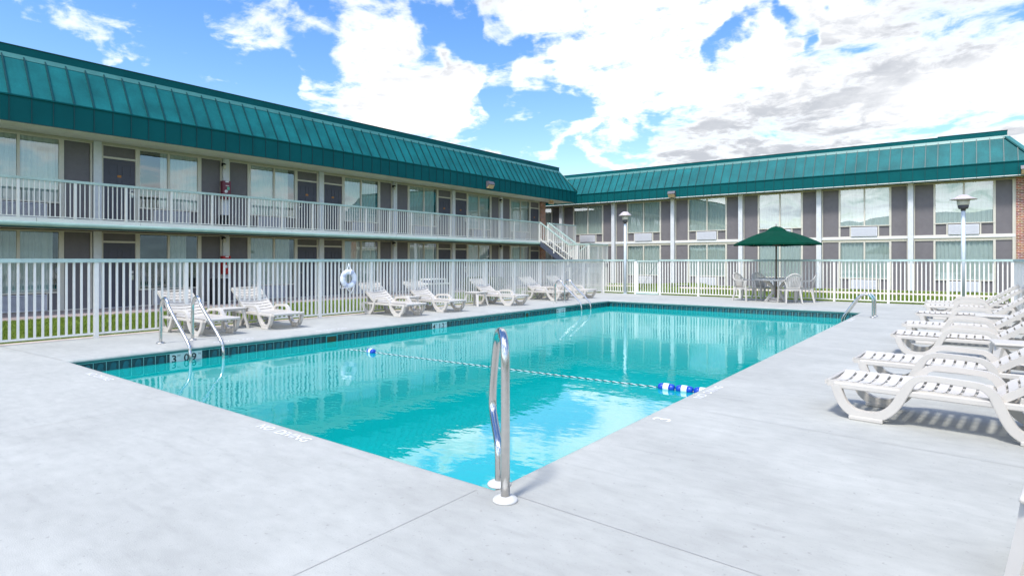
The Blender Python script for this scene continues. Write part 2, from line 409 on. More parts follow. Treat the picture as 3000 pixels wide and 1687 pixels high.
BL = [(1450,-250,14,.34),(1700,-380,15,.34),(1250,-380,12,.3),(2000,-380,14,.3),(1500,-600,16,.3),(1900,-700,16,.3),(1500,-60,9,.3),(1750,-130,9,.3),(1300,-170,7,.25),(1950,-250,9,.25),(1110,180,7.5,.27),(1270,235,6.0,.24),(980,140,4.5,.20),(1000,300,3.5,.10),(1390,265,4.0,.14),
      (1600,150,8.5,.30),(1850,150,10,.32),(2150,200,10,.32),(2450,200,11,.34),(2800,180,12,.36),(2050,380,9,.30),
      (1800,330,6,.25),(2500,400,10,.28),(2950,330,10,.3),(1930,470,5,.22),(2200,30,9,.10),(1500,20,5,.24),
      (880,300,3.2,.22),(980,345,3.4,.24),(1090,375,3.2,.22),(1390,425,5.0,.30),(1480,450,3.0,.2),(1290,410,3.0,.22),
      (230,40,4.2,.22),(350,60,4.0,.23),(430,80,2.5,.14),(60,10,3.0,.22),(700,20,4,.20),(830,60,3.5,.17),(640,-30,4,.2),
      (515,192,2.4,.22),(625,222,2.6,.23),(480,80,2.2,.16),(830,170,2.2,.2),(870,205,2.2,.2),(1160,345,2.2,.2),(1690,470,3.0,.24),(1640,500,2.4,.2),
      (1230,150,2.4,-.34),(1380,140,2.8,-.40),(1470,225,2.8,-.40),(1420,330,3.4,-.36),(1540,380,4.4,-.40),(1640,440,3.6,-.40),(1310,60,3.2,-.3),
      (2105,110,2.4,-.36),(2290,40,1.8,-.30),(2380,45,2.0,-.34),(2405,90,1.6,-.30),
      (300,250,16,-.26),(700,200,9,-.20),(900,80,4,-.2),(1850,420,2.2,-.34)]
nz = math_('ADD', math_('MULTIPLY', math_('SUBTRACT', n1, .5), 1.75), .5)
pos = None; neg = None
for (u, v, r, wt) in BL:
    bb = blob(u, v, r, wt)
    if wt > 0: pos = bb if pos is None else math_('ADD', pos, bb)
    else: neg = bb if neg is None else math_('ADD', neg, bb)
acc = math_('ADD', nz, math_('ADD', math_('MINIMUM', pos, .268), math_('MULTIPLY', neg, .58)))
# the unseen rest of the sky: broken cloud
bd = wn('ShaderNodeVectorMath', operation='DOT_PRODUCT'); L.new(DIR, bd.inputs[0]); bd.inputs[1].default_value = -F
bk = wn('ShaderNodeMapRange', interpolation_type='SMOOTHSTEP'); bk.inputs[1].default_value = -.35; bk.inputs[2].default_value = .3; bk.inputs[3].default_value = -.02; bk.inputs[4].default_value = .07
L.new(bd.outputs['Value'], bk.inputs[0]); acc = math_('ADD', acc, bk.outputs[0])
lowh = wn('ShaderNodeMapRange', interpolation_type='SMOOTHSTEP'); lowh.inputs[1].default_value = .02; lowh.inputs[2].default_value = .15; lowh.inputs[3].default_value = .30; lowh.inputs[4].default_value = 0
L.new(sep.outputs[2], lowh.inputs[0]); acc = math_('ADD', acc, lowh.outputs[0])
cov = wn('ShaderNodeMapRange', interpolation_type='SMOOTHSTEP'); cov.inputs[1].default_value = .53; cov.inputs[2].default_value = .79
L.new(acc, cov.inputs[0])
hz = wn('ShaderNodeMapRange'); hz.inputs[1].default_value = -.05; hz.inputs[2].default_value = -.01; L.new(sep.outputs[2], hz.inputs[0])
covf = math_('MULTIPLY', cov.outputs[0], hz.outputs[0])
# cloud shading: thick cores slightly grey, edges bright
n2 = math_('ADD', math_('MULTIPLY', noise(cmb.outputs[0], .95, 8, .55, .4, (8.3,4.1,0)), .85), math_('MULTIPLY', nB, .15))
sh = wn('ShaderNodeMapRange', interpolation_type='SMOOTHSTEP'); sh.inputs[1].default_value = .34; sh.inputs[2].default_value = .62; L.new(n2, sh.inputs[0])
thick = wn('ShaderNodeMapRange', interpolation_type='SMOOTHSTEP'); thick.inputs[1].default_value = .58; thick.inputs[2].default_value = .86; L.new(acc, thick.inputs[0])
gre = math_('MULTIPLY', sh.outputs[0], thick.outputs[0])
cc = wn('ShaderNodeMix', data_type='RGBA'); cc.inputs[6].default_value = (1,1,1,1); cc.inputs[7].default_value = (.40,.42,.46,1)
L.new(gre, cc.inputs[0])
bg2 = wn('ShaderNodeBackground'); L.new(cc.outputs[2], bg2.inputs['Color'])
# cloud is brighter towards the sun, which stands behind the camera
sdot = wn('ShaderNodeVectorMath', operation='DOT_PRODUCT'); L.new(DIR, sdot.inputs[0]); sdot.inputs[1].default_value = (math.cos(SUN_EL)*math.cos(SUN_AZ), math.cos(SUN_EL)*math.sin(SUN_AZ), math.sin(SUN_EL))
sb = wn('ShaderNodeMapRange'); sb.inputs[1].default_value = .12; sb.inputs[2].default_value = .95; sb.inputs[3].default_value = .66; sb.inputs[4].default_value = 2.6
L.new(sdot.outputs['Value'], sb.inputs[0]); L.new(sb.outputs[0], bg2.inputs['Strength'])
mixw = wn('ShaderNodeMixShader'); L.new(covf, mixw.inputs[0]); L.new(bg.outputs[0], mixw.inputs[1]); L.new(bg2.outputs[0], mixw.inputs[2])
L.new(mixw.outputs[0], wout.inputs[0])
w.cycles.sampling_method = 'MANUAL'; w.cycles.sample_map_resolution = 512

sl = bpy.data.lights.new('sun', 'SUN'); sl.energy = 1.75; sl.angle = R_(8.5); sl.color = (1,.965,.91)
so = bpy.data.objects.new('sun', sl); COL.objects.link(so)
sd = Vector((math.cos(SUN_EL)*math.cos(SUN_AZ), math.cos(SUN_EL)*math.sin(SUN_AZ), math.sin(SUN_EL)))
so.rotation_euler = sd.to_track_quat('Z', 'Y').to_euler(); so.location = sd*50

sc.view_settings.view_transform = 'Standard'; sc.view_settings.look = 'None'
sc.view_settings.exposure = 1.23; sc.view_settings.gamma = 1
sc.render.film_transparent = False
sc.cycles.max_bounces = 8; sc.cycles.transparent_max_bounces = 12; sc.cycles.glossy_bounces = 4
sc.cycles.caustics_reflective = False; sc.cycles.caustics_refractive = False
sc.cycles.use_denoising = True; sc.cycles.sample_clamp_indirect = 6

# ------------------------------------------------------------------ ground, deck, pool
PX0, PX1, PY0, PY1 = -9.2, -2.16, 2.65, 17.16
WZ = -.195
ST = dict(kind='structure')
DX0, DX1, DY0, DY1 = -11.6, 3.2, -7.0, 21.03
# ground sheet (lawn level) with the pool and deck left out
m = MB()
G = 1500.; gz = -.205
for (a, b) in (((-G,-G),(G,DY0)), ((-G,DY1),(G,G)), ((-G,DY0),(DX0-.32,DY1)), ((DX1,DY0),(G,DY1))):
    m.add([(a[0],a[1],gz),(b[0],a[1],gz),(b[0],b[1],gz),(a[0],b[1],gz)], [(0,1,2,3)], FARG)
m.build('ground', **ST)
# courtyard lawn, falling gently from the deck to the walkway
m = MB()
def lawn_z(x, y):
    t = max(0, min(1, (DX0-.32 - x)/5.0)) if x < DX0-.3 else max(0, min(1, (y-DY1)/4.0))
    return -.045 - .135*t*t*(3-2*t) + .012*math.sin(x*1.7+y*.6)*math.sin(y*1.1) 
def sheet(x0, x1, y0, y1, nx, ny):
    vs = [(x0+(x1-x0)*i/nx, y0+(y1-y0)*j/ny, lawn_z(x0+(x1-x0)*i/nx, y0+(y1-y0)*j/ny)) for j in range(ny+1) for i in range(nx+1)]
    m.add(vs, [(j*(nx+1)+i, j*(nx+1)+i+1, (j+1)*(nx+1)+i+1, (j+1)*(nx+1)+i) for j in range(ny) for i in range(nx)], SOIL, True)
sheet(-18.42, DX0-.32, -8, 21.03, 24, 90); sheet(-18.42, 3.6, 21.03, 29.95, 70, 30); sheet(-18.42, 3.6, 31.5, 34.25, 60, 8)
m.build('lawn', **ST)
# grass blades on the visible lawn
gb = MB()
def blades(n, x0, x1, y0, y1, h, wd):
    vs = []; fs = []
    for i in range(n):
        x = random.uniform(x0, x1); y = random.uniform(y0, y1); z = lawn_z(x, y) - .004
        a = random.uniform(0, 2*PI); hh = h*random.uniform(.5, 1.25); ww = wd*random.uniform(.7, 1.3)
        lx, ly = random.uniform(-.6,.6)*hh, random.uniform(-.6,.6)*hh
        c, s_ = math.cos(a)*ww, math.sin(a)*ww
        k = len(vs); vs += [(x-c,y-s_,z),(x+c,y+s_,z),(x+lx,y+ly,z+hh)]; fs.append((k,k+1,k+2))
    gb.add(vs, fs, GRASS1)
blades(60000, -18.40, -11.94, 1.5, 12, .05, .007); blades(26000, -18.40, -11.94, 12, 27, .05, .010)
blades(38000, -14, 2.2, 21.06, 29.9, .05, .011); blades(9000, -16, 2.2, 31.52, 34.2, .05, .012)
gb.build('grass', fix=False, kind='stuff')
# walkway by the balcony wing, pale path by the other wing
m = MB(); 
for k in range(24):
    y0 = -12+1.83*k
    m.box((-21.3, y0, -.5), (-18.42, y0+1.822, -.2), WALK)
m.build('walkway', **ST)
m = MB()
for k in range(17):
    x0 = -18.4+1.5*k
    m.box((x0, 29.95, -.5), (x0+1.492, 31.5, -.165), PATHM)
m.build('path', **ST)
# deck: slab around the pool; rounded bull-nose edge to the pool
m = MB()
def slab(x0, y0, x1, y1): m.box((x0,y0,-.5), (x1,y1,0), DECK)
rn = .10  # depth of the rounded nose
slab(DX0, DY0, DX1, PY0-rn); slab(DX0, PY1+rn, DX1, DY1); slab(DX0, PY0-rn, PX0-rn, PY1+rn); slab(PX1+rn, PY0-rn, DX1, PY1+rn)
deck = m.build('pool_deck', **ST)
m = MB()
prof = [(0,-.0)]+[(rn*.22+rn*.78*math.sin(a), -.037+.037*math.cos(a)) for a in [PI*k/12 for k in range(13)]]+[(0,-.074)]
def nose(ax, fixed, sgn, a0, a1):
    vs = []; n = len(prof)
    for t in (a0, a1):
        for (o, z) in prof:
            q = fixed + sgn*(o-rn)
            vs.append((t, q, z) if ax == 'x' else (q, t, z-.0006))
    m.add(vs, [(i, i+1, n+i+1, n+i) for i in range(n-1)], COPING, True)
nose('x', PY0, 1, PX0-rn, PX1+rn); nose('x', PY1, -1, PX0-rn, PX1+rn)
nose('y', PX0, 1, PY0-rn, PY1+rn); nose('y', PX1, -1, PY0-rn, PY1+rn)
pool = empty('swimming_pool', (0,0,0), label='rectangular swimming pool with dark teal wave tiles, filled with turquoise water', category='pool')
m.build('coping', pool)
# basin
m = MB(); tz = -.070; bz = -.38; off = .03
X0, X1, Y0, Y1 = PX0-off, PX1+off, PY0-off, PY1+off
d0, d1 = -1.25, -1.75
m.add([(X0,Y0,bz),(X1,Y0,bz),(X1,Y1,bz),(X0,Y1,bz),(X0,Y0,d0),(X1,Y0,d0),(X1,Y1,d1),(X0,Y1,d1)],
      [(0,1,5,4),(1,2,6,5),(2,3,7,6),(3,0,4,7),(4,5,6,7)], PLASTER)
m.build('basin', pool, fix=False)
# tile band with its wave motif, grout lines proud by 1.5 mm
TS = .1524
wv = [(.10,.02),(.24,.10),(.30,.42),(.38,.72),(.55,.86),(.72,.80),(.80,.62),(.74,.40),(.80,.22),(.95,.10),(.95,.04)]
m = MB()
SKIP = [(3.88,4.34),(9.22,9.68),(14.13,14.59),(6.53,6.78),(12.62,12.80)]
def tiles(ax, fixed, sgn, a0, a1, skip=(), rev=False):
    """sgn: direction from the wall into the pool"""
    P = (lambda a, d, z: (a, fixed+sgn*d, z)) if ax == 'x' else (lambda a, d, z: (fixed+sgn*d, a, z))
    zb = tz-.155
    m.poly([P(a0,0,bz+.0),P(a1,0,bz),P(a1,0,tz+.01),P(a0,0,tz+.01)], TILE)
    def strip(p0, p1, z0, z1): m.poly([P(p0,.002,z0),P(p1,.002,z0),P(p1,.002,z1),P(p0,.002,z1)], GROUT)
    strip(a0, a1, tz-.004, tz+.006); strip(a0, a1, zb-.008, zb); 
    n = int((a1-a0)/TS)
    for i in range(n+1):
        a = a0+i*TS
        if any(q0-.02 < a < q1+.02 for q0, q1 in skip): continue
        strip(a-.003, a+.003, bz, tz)
        if i < n and not any(q0-TS < a < q1 for q0, q1 in skip):
            pts = [(1-q, r) if rev else (q, r) for q, r in wv]
            m.poly([P(a+q*TS, .0012, zb+r*.155) for q, r in pts], WAVE)
            m.poly([P(a+q*TS, .0012, zb-.008-.15+r*.15) for q, r in pts], WAVE)
tiles('y', X0, 1, Y0, Y1, SKIP); tiles('x', Y1, -1, X0, X1, rev=False); tiles('y', X1, -1, Y0, Y1); tiles('x', Y0, 1, X0, X1)
m.build('tile_band', pool, fix=False)

def text_mesh(txt, size, matx, mat, name, parent, thick=.0, bold=0.):
    cu = bpy.data.curves.new('tmp', 'FONT'); cu.body = txt; cu.size = size; cu.extrude = thick; cu.offset = bold
    cu.resolution_u = 4
    to = bpy.data.objects.new('tmp', cu); COL.objects.link(to)
    dg = bpy.context.evaluated_depsgraph_get(); dg.update()
    me = bpy.data.meshes.new_from_object(to.evaluated_get(dg))
    bpy.data.objects.remove(to); bpy.data.curves.remove(cu)
    me.transform(matx); me.materials.clear(); me.materials.append(mat); me.name = name
    o = bpy.data.objects.new(name, me); COL.objects.link(o)
    if parent is not None: o.parent = parent
    return o
# depth markers in the tile band (white tiles, black numerals)
for (y0, y1, a, b_) in ((3.88,4.34,'3','0.9'), (9.22,9.68,'4','1.2'), (14.13,14.59,'5','1.5')):
    mk = MB(); mk.box((X0-.01, y0, tz-.155), (X0+.004, y1, tz-.002), MARK); mo = mk.build('depth_marker', pool)
    # facing +X: text runs along +Y
    base = Matrix(((0,0,1,X0+.0055),(1,0,0,0),(0,1,0,0),(0,0,0,1)))
    def T(dy, dz): return Matrix.Translation((0, y0+dy, tz-.155+dz)) @ base
    text_mesh(a, .15, T(.022,.022), INK, 'numeral', mo, bold=.003)
    text_mesh('FT', .045, T(.105,.095), INK, 'unit', mo)
    text_mesh(b_, .15, T(.195,.022), INK, 'numeral', mo, bold=.003)
    text_mesh('M', .045, T(.405,.095), INK, 'unit', mo)
for (y0, y1) in ((6.53,6.78), (12.62,12.80)):
    sk = MB(); z0, z1 = tz-.165, tz-.002; xx = X0+.012; t = .022
    sk.box((X0-.01,y0,z1-t),(xx,y1,z1),SKIMF); sk.box((X0-.01,y0,z0),(xx,y1,z0+t*.6),SKIMF)
    sk.box((X0-.01,y0,z0+t*.6),(xx,y0+t,z1-t),SKIMF); sk.box((X0-.01,y1-t,z0+t*.6),(xx,y1,z1-t),SKIMF)
    so_ = sk.build('skimmer', pool); s2 = MB(); s2.box((X0-.005,y0+t,z0+t*.6),(X0+.005,y1-t,z1-t),SKIM); s2.build('skimmer_mouth', so_)
m = MB(); nX = 2
m.add([(X0,Y0,WZ),(X1,Y0,WZ),(X1,Y1,WZ),(X0,Y1,WZ)], [(0,1,2,3)], WATER)
m.build('water', fix=False, **ST)

# deck joints and lettering (parts of the deck)
def joint(p, q, wd=.008):
    p = Vector((*p, 0)); q = Vector((*q, 0)); d = (q-p).normalized(); n = Vector((-d.y, d.x, 0))*wd/2
    j = MB(); z = Vector((0,0,.0025)); j.poly([p-n+z, q-n+z, q+n+z, p+n+z], JOINT); j.build('expansion_joint', deck, fix=False)
joint((-11.55,2.45), (-9.30,2.60), .009); joint((-2.2,2.55), (-2.17,-6.9), .0035); joint((-2.06,2.62), (3.1,2.40), .0035)
joint((-5.72,-6.9), (-5.74,2.50), .004); joint((-2.03,5.07), (3.1,4.66), .004); joint((-2.03,10.6), (3.1,10.4), .006)
joint((-7.9,17.3), (-7.9,21.0), .006); joint((-4.2,17.3), (-4.2,21.0), .006); joint((-11.55,9.0), (-9.35,9.0), .006); joint((-11.55,14.2), (-9.35,14.2), .006)
def deck_text(txt, x, y, ang, size, mat=PAINTW):
    text_mesh(txt, size, Matrix.Translation((x, y, .003)) @ Matrix.Rotation(ang, 4, 'Z'), mat, 'painted_lettering', deck, bold=.0)
deck_text('NO  DIVING', -4.40, 2.470, 0, .118); deck_text('NO  DIVING', -7.99, 2.445, 0, .118)
deck_text('NO  DIVING', -1.985, 5.49, PI/2, .118); deck_text('3', -1.905, 4.535, PI/2, .21)
deck_text('NO  DIVING', -1.985, 14.35, PI/2, .118)
for yy in (5.25, 7.1, 12.0): deck_text('NO  DIVING', -9.43, yy, -PI/2, .118)
deck_text('5 FT', -7.95, 18.88, PI, .16, PAINTD)
# tan concrete strip under the long fence
m = MB()
for k in range(8): m.box((DX0-.32, -6.9+3.5*k, -.4), (DX0-.004, -6.9+3.5*k+3.494, -.012), CURB)
m.build('kerb', **ST)

# ------------------------------------------------------------------ buildings
def add_parts_left_right(): pass
XL, YR = -21.3, 34.6

class Facade:
    def __init__(s, W, root, left):
        s.W = W; s.root = root; s.left = left
    def box(s, mb, s0, s1, n0, n1, z0, z1, mat):
        mb.box(s.W(s0, n0, z0), s.W(s1, n1, z1), mat)
    def part(s, name, boxes, parent=None, **kw):
        mb = MB()
        for b in boxes: s.box(mb, *b)
        return mb.build(name, parent or s.root, **kw)
    def curtain(s, s0, s1, z0, z1, n=-.06):
        mb = MB(); N = max(8, int((s1-s0)*60)); vs = []; ph = random.random()*6
        for i in range(N+1):
            t = s0+(s1-s0)*i/N
            d = n + .024*math.sin(t*36+ph+1.4*math.sin(t*7+ph)) + .012*math.sin(t*83+2*math.sin(t*5))
            vs += [s.W(t, d, z0), s.W(t, d*.97-.003, z1)]
        mb.add(vs, [(2*i, 2*i+2, 2*i+3, 2*i+1) for i in range(N)], CURT, True)
        return mb.build('curtain', s.root, fix=False)
    def window(s, panes, s0, s1, z0, z1, fw=.06, n0=-.05, n1=.035, mull=None):
        """frame box with mullions; the panes are sub-parts"""
        mb = MB()
        s.box(mb, s0, s1, n0, n1, z1-fw*.7, z1, FRAME); s.box(mb, s0, s1, n0, n1+.012, z0, z0+fw*.8, FRAME)
        edges = [s0]+[q for p in panes for q in p]+[s1]
        for i in range(0, len(edges), 2):
            s.box(mb, edges[i], edges[i+1], n0, n1-.003, z0+fw*.8, z1-fw*.7, FRAME)
        fr = mb.build('window', s.root)
        for (a, b) in panes:
            g = MB(); P = [s.W(a, 0, z0+fw*.8), s.W(b, 0, z0+fw*.8), s.W(b, 0, z1-fw*.7), s.W(a, 0, z1-fw*.7)]
            g.poly(P, GLASS); g.build('pane', fr, fix=False)
        return fr
    def ac(s, s0, s1, z0, z1, louvre=True):
        mb = MB(); s.box(mb, s0, s1, -.1, .05, z0, z1, ACD if louvre else ACM)
        if louvre:
            n = 13; h = (z1-z0-.05)/n
            s.box(mb, s0-.015, s0+.015, -.1, .085, z0, z1, ACM); s.box(mb, s1-.015, s1+.015, -.1, .085, z0, z1, ACM)
            s.box(mb, s0+.015, s1-.015, -.09, .085, z1-.02, z1+.004, ACM); s.box(mb, s0+.015, s1-.015, -.09, .085, z0, z0+.02, ACM)
            for i in range(n):
                zz = z0+.025+i*h
                s.box(mb, s0+.015, s1-.015, -.05, .075, zz, zz+h*.52, ACM)
        else:
            s.box(mb, s0-.012, s1+.012, -.1, .10, z0, z1, ACM)
            n = 12; h = (z1-z0-.06)/n
            for i in range(n):
                zz = z0+.03+i*h
                s.box(mb, s0+.02, s1-.02, .09, .104, zz, zz+h*.22, ACD2)
        return mb.build('ac_unit', s.root)
    def panel(s, s0, s1, z0, z1, n1=-.005):
        return s.part('wall_panel', [(s0, s1, -.12, n1, z0, z1, PANEL)])
    def frame_around(s, mb, s0, s1, z0, z1, t=.05, n1=.03):
        s.box(mb, s0, s0+t, -.05, n1, z0, z1, FRAME); s.box(mb, s1-t, s1, -.05, n1, z0, z1, FRAME)
        s.box(mb, s0+t, s1-t, -.05, n1-.003, z1-t*.6, z1, FRAME); s.box(mb, s0+t, s1-t, -.05, n1-.003, z0, z0+t*.7, FRAME)
    def door(s, s0, s1, z0, h, latch_hi):
        mb = MB(); w_ = s1-s0; zt = z0+h
        # slab built of stiles and rails round six recessed panels
        s.box(mb, s0, s1, -.06, -.022, z0+.015, zt, DOORM)
        rows = [(.12,.62),(.72,1.38),(1.52,1.86)] if h > 1.5 else []
        rows = [(z0+a*h/2.03, z0+b*h/2.03) for a, b in rows]; cols = [(s0+.15*w_, s0+.44*w_), (s0+.56*w_, s0+.85*w_)]
        s.box(mb, s0, cols[0][0], -.021, -.010, z0+.015, zt, DOORM); s.box(mb, cols[0][1], cols[1][0], -.021, -.010, z0+.015, zt, DOORM); s.box(mb, cols[1][1], s1, -.021, -.010, z0+.015, zt, DOORM)
        zs = [z0+.015]+[q for r in rows for q in r]+[zt]
        for (c0, c1) in cols:
            for i in range(0, len(zs), 2): s.box(mb, c0, c1, -.021, -.0103, zs[i], zs[i+1], DOORM)
            for (r0, r1) in rows: s.box(mb, c0+.035, c1-.035, -.021, -.013, r0+.035, r1-.035, DOORM)
        s.box(mb, s0, s1, -.05, .02, z0-.005, z0+.014, ACM)
        d = mb.build('door', s.root)
        hs = s1-.085 if latch_hi else s0+.085; sg = -1 if latch_hi else 1
        hb = MB(); s.box(hb, hs-.032, hs+.032, -.012, .012, z0+.86, z0+1.02, CHROME); s.box(hb, hs-.03, hs+.03, -.012, .015, z0+1.06, z0+1.15, PLATEW)
        s.box(hb, hs-.012, hs+.012, .012, .05, z0+.985, z0+1.01, CHROME); s.box(hb, hs, hs+sg*.12, .035, .055, z0+.987, z0+1.008, CHROME)
        hb.build('handle', d)
        pb = MB(); cm = (s0+s1)/2; s.box(pb, cm-.055, cm+.055, -.012, -.004, z0+1.47, z0+1.54, ORANGE); pb.build('number_plate', d)
        return d

H0, H1 = -.2, 2.42           # floor levels
def rooms(fc, base, mirror, z, head, sill, left, ac_on=True, curt=(0,1), acl=True):
    m_ = (lambda a: base+3.985-a) if mirror else (lambda a: base+a)
    def S(a, b):
        p, q = m_(a), m_(b); return (min(p,q), max(p,q))
    if left:
        # door, transom, window pair, panel
        a, b = S(.17,1.07); fc.door(a, b, z, 2.03, not mirror)
        mb = MB(); a, b = S(.11,1.16); a2, b2 = S(.17,1.07)
        fc.box(mb, a, a2, -.08, .03, z, head, FRAME); fc.box(mb, b2, b, -.08, .03, z, head, FRAME)
        fc.box(mb, a2, b2, -.08, .027, z+2.03, z+2.09, FRAME); fc.box(mb, a2, b2, -.08, .027, head-.03, head, FRAME)
        mb.build('door_frame', fc.root)
        fc.panel(a2, b2, z+2.09, head-.03, n1=-.015)
        p1, p2 = S(1.20,2.04), S(2.11,3.02); w0, w1 = S(1.16,3.10)
        ps = sorted((p1, p2))
        fc.window(ps, w0, w1, sill, head)
        c0, c1 = ps[0][0], ps[1][1]
        fc.curtain(c0+(c1-c0)*curt[0], c0+(c1-c0)*curt[1], sill+.02, head-.03)
        q0, q1 = S(1.62,2.70); fc.ac(q0, q1, sill-.49, sill-.03, acl)
        r0, r1 = S(1.16,1.60); fc.panel(r0, r1, z+.03, sill-.001); r0, r1 = S(2.72,3.04); fc.panel(r0, r1, z+.03, sill-.001)
        mb = MB(); 
        for (e0, e1) in (S(1.565,1.60), S(2.72,2.755)): fc.box(mb, e0, e1, -.05, .028, z+.03, sill-.002, FRAME)
        fc.box(mb, w0, w1, -.05, .026, z-.003, z+.03, FRAME)
        e0, e1 = S(3.04,3.10); fc.box(mb, e0, e1, -.05, .03, z+.03, sill-.002, FRAME)
        mb.build('sill_frame', fc.root)
        a, b = S(3.14,3.80); fc.panel(a, b, z+.03, head-.02)
        mb = MB(); a, b = S(3.10,3.86); fc.frame_around(mb, a, b, z, head, .045); mb.build('panel_frame', fc.root)
    else:
        w0, w1 = base+.92, base+3.15
        fc.window([(base+.97, base+2.0), (base+2.07, base+3.09)], w0, w1, sill, head, fw=.055)
        fc.curtain(base+.98, base+3.08, sill+.02, head-.03)
        fc.ac(base+1.47, base+2.58, sill-.50, sill-.04, False)
        fc.panel(base+.97, base+1.38, z+.03, sill-.001); fc.panel(base+2.67, base+3.10, z+.03, sill-.001)
        mb = MB()
        for e0 in (1.38, 2.61): fc.box(mb, base+e0, base+e0+.06, -.05, .028, z+.03, sill-.002, FRAME)
        fc.box(mb, w0, w1, -.05, .026, z-.003, z+.03, FRAME)
        fc.box(mb, w0, w0+.05, -.05, .03, z+.03, sill-.002, FRAME); fc.box(mb, w1-.05, w1, -.05, .03, z+.03, sill-.002, FRAME)
        mb.build('sill_frame', fc.root)
        fc.panel(base+.16, base+.89, z+.02, head-.018); fc.panel(base+3.18, base+3.82, z+.02, head-.018)
        mb = MB(); fc.frame_around(mb, base+.13, base+.92, z, head, .032); mb.build('panel_frame', fc.root)
        mb = MB(); fc.frame_around(mb, base+3.15, base+3.85, z, head, .032); mb.build('panel_frame', fc.root)

# ---- wing with the balcony
A = empty('motel_building', (XL,0,-.2), label='two-storey motel wing with a white-railed balcony, slate doors and teal mansard roof', category='building')
def in_world(root):
    """children of a root keep world coordinates"""
    return Matrix.Translation(-root.location)
fl = Facade(lambda s, n, z: (n, s, z+.2), A, True)      # local to the root
def zl(z): return z
PIL = 6.84; BAY = 3.985
KS = range(-3, 6)
fl.part('wall', [(PIL-3*BAY, PIL+6*BAY+.2, -9, -.30, H0, 4.93, CORE)])
for k in KS:
    base = PIL+k*BAY; mir = (k % 2 != 0) if k >= 0 else (k % 2 == 0)
    cu_u = {0:(.36,1), 1:(0,.86), -1:(0,1)}.get(k, (0,.95)); cu_l = {0:(.52,.80), -1:(0,.93), 1:(0,.9)}.get(k, (0,.95))
    rooms(fl, base, mir, H1, 4.87, 2.95, True, curt=cu_u)
    rooms(fl, base, mir, H0, 2.16, .32, True, curt=cu_l)
for k in list(KS):
    c = PIL+k*BAY
    fl.part('pillar', [(c-.105, c+.105, -.2, .10, H0, 2.17, STUCCO)]); fl.part('pillar', [(c-.105, c+.105, -.2, .10, H1, 4.925, STUCCO)])
c = PIL+6*BAY
fl.part('brick_pier', [(c-.10, c+.42, -.6, .12, H0, 2.17, BRICK), (c-.10, c+.42, -.6, .12, H1, 4.925, BRICK)])
fl.part('end_wall', [(c+.2, c+.40, -9, -.601, H0, 4.92, BRICK)])
yA0 = PIL-3*BAY
# head trim under soffit and floor edge
fl.part('head_trim', [(yA0, c, -.1, .045, 4.872, 4.93, TAN)])
mb = MB()
fl.box(mb, yA0, c+.42, -.3, .0, 4.94, 5.0, SOFF)
n_p = 33
for i in range(n_p):
    q = yA0+i*1.22
    if q+1.214 < 32.76: fl.box(mb, q, q+1.214, .0, 1.43, 4.94, 4.965, SOFF)
fl.box(mb, yA0+31*1.22, 32.76, 0, 1.43, 4.9405, 4.965, SOFF) if yA0+31*1.22 < 32.7 else None
fl.box(mb, yA0, 32.7, 0, 1.40, 4.966, 4.99, CORE)
mb.build('soffit', A)
YE = 32.77
# roof in world coordinates, shifted to the root's frame
XF = -19.85
def loc(root, pts): return [Vector(p)-root.location for p in pts]
mb = MB()
def wbox(mb, a, b, mat, root): mb.box(Vector(a)-root.location, Vector(b)-root.location, mat)
wbox(mb, (XF-.03, yA0, 4.935), (XF, YE, 5.585), TEALF, A); wbox(mb, (-24.0, YE-.03, 4.935), (XF-.031, YE, 5.585), TEALF, A)
q = yA0
i = 0
while q < YE-.05:
    wbox(mb, (XF+.0005, q-.008, 4.94), (XF+.02, q+.008, 5.58), TEALD, A); q += .476
wbox(mb, (XF-.03, yA0, 4.915), (XF+.012, YE+.01, 4.934), TEALD, A)
mb.build('fascia', A)
XT, ZT = -20.575, 6.81
YT = 31.86
mb = MB()
mb.poly(loc(A, [(XF,yA0,5.6),(XF,YE,5.6),(XT,YT,ZT),(XT,yA0,ZT)]), TEAL)
mb.poly(loc(A, [(XF,YE,5.6),(-24,YE,5.6),(-24,YT,ZT),(XT,YT,ZT)]), TEAL)
wbox(mb, (XF-.02, yA0, 5.586), (XF+.035, YE+.035, 5.625), TEALF, A)
sv = Vector((XT-XF, 0, ZT-5.6)); nv = Vector((sv.z, 0, -sv.x)).normalized()
q = yA0
while q < YE-.05:
    # seam up the slope, cut short by the hip
    t = 1. if q < YT else max(0, (YE-q)/(YE-YT))
    p0 = Vector((XF, q, 5.6)); p1 = p0+sv*t
    mb.add(loc(A, [p0+Vector((0,e,0))+nv*h for e in (-.014,.014) for h in (0,.045)] + [p1+Vector((0,e,0))+nv*h for e in (-.014,.014) for h in (0,.045)]),
           [(0,1,5,4),(1,3,7,5),(3,2,6,7),(0,2,3,1),(4,5,7,6)], TEALD)
    q += .476
mb.tube(loc(A, [(XF+.02,YE+.01,5.6),(XT+.01,YT+.01,ZT+.02)]), .04, TEALL, 6)
mb.build('roof', A)
mb = MB()
sl_ = [(XT+.045,yA0,ZT-.06),(XT+.055,YT+.04,ZT-.06),(XT-.03,YT+.04,ZT+.085),(XT-.03,yA0,ZT+.085)]
mb.poly(loc(A, sl_), TEALL, .03, (-.8,0,-.5))
wbox(mb, (XT-.4, yA0, ZT-.05), (XT-.045, YT+.02, 7.11), TEALF, A); wbox(mb, (XT-.42, yA0, 7.112), (XT-.03, YT+.035, 7.135), TEALD, A)
wbox(mb, (-29.5, yA0, 6.7), (XT-.41, YT-.1, 6.9), CORE, A)
mb.build('coping', A)
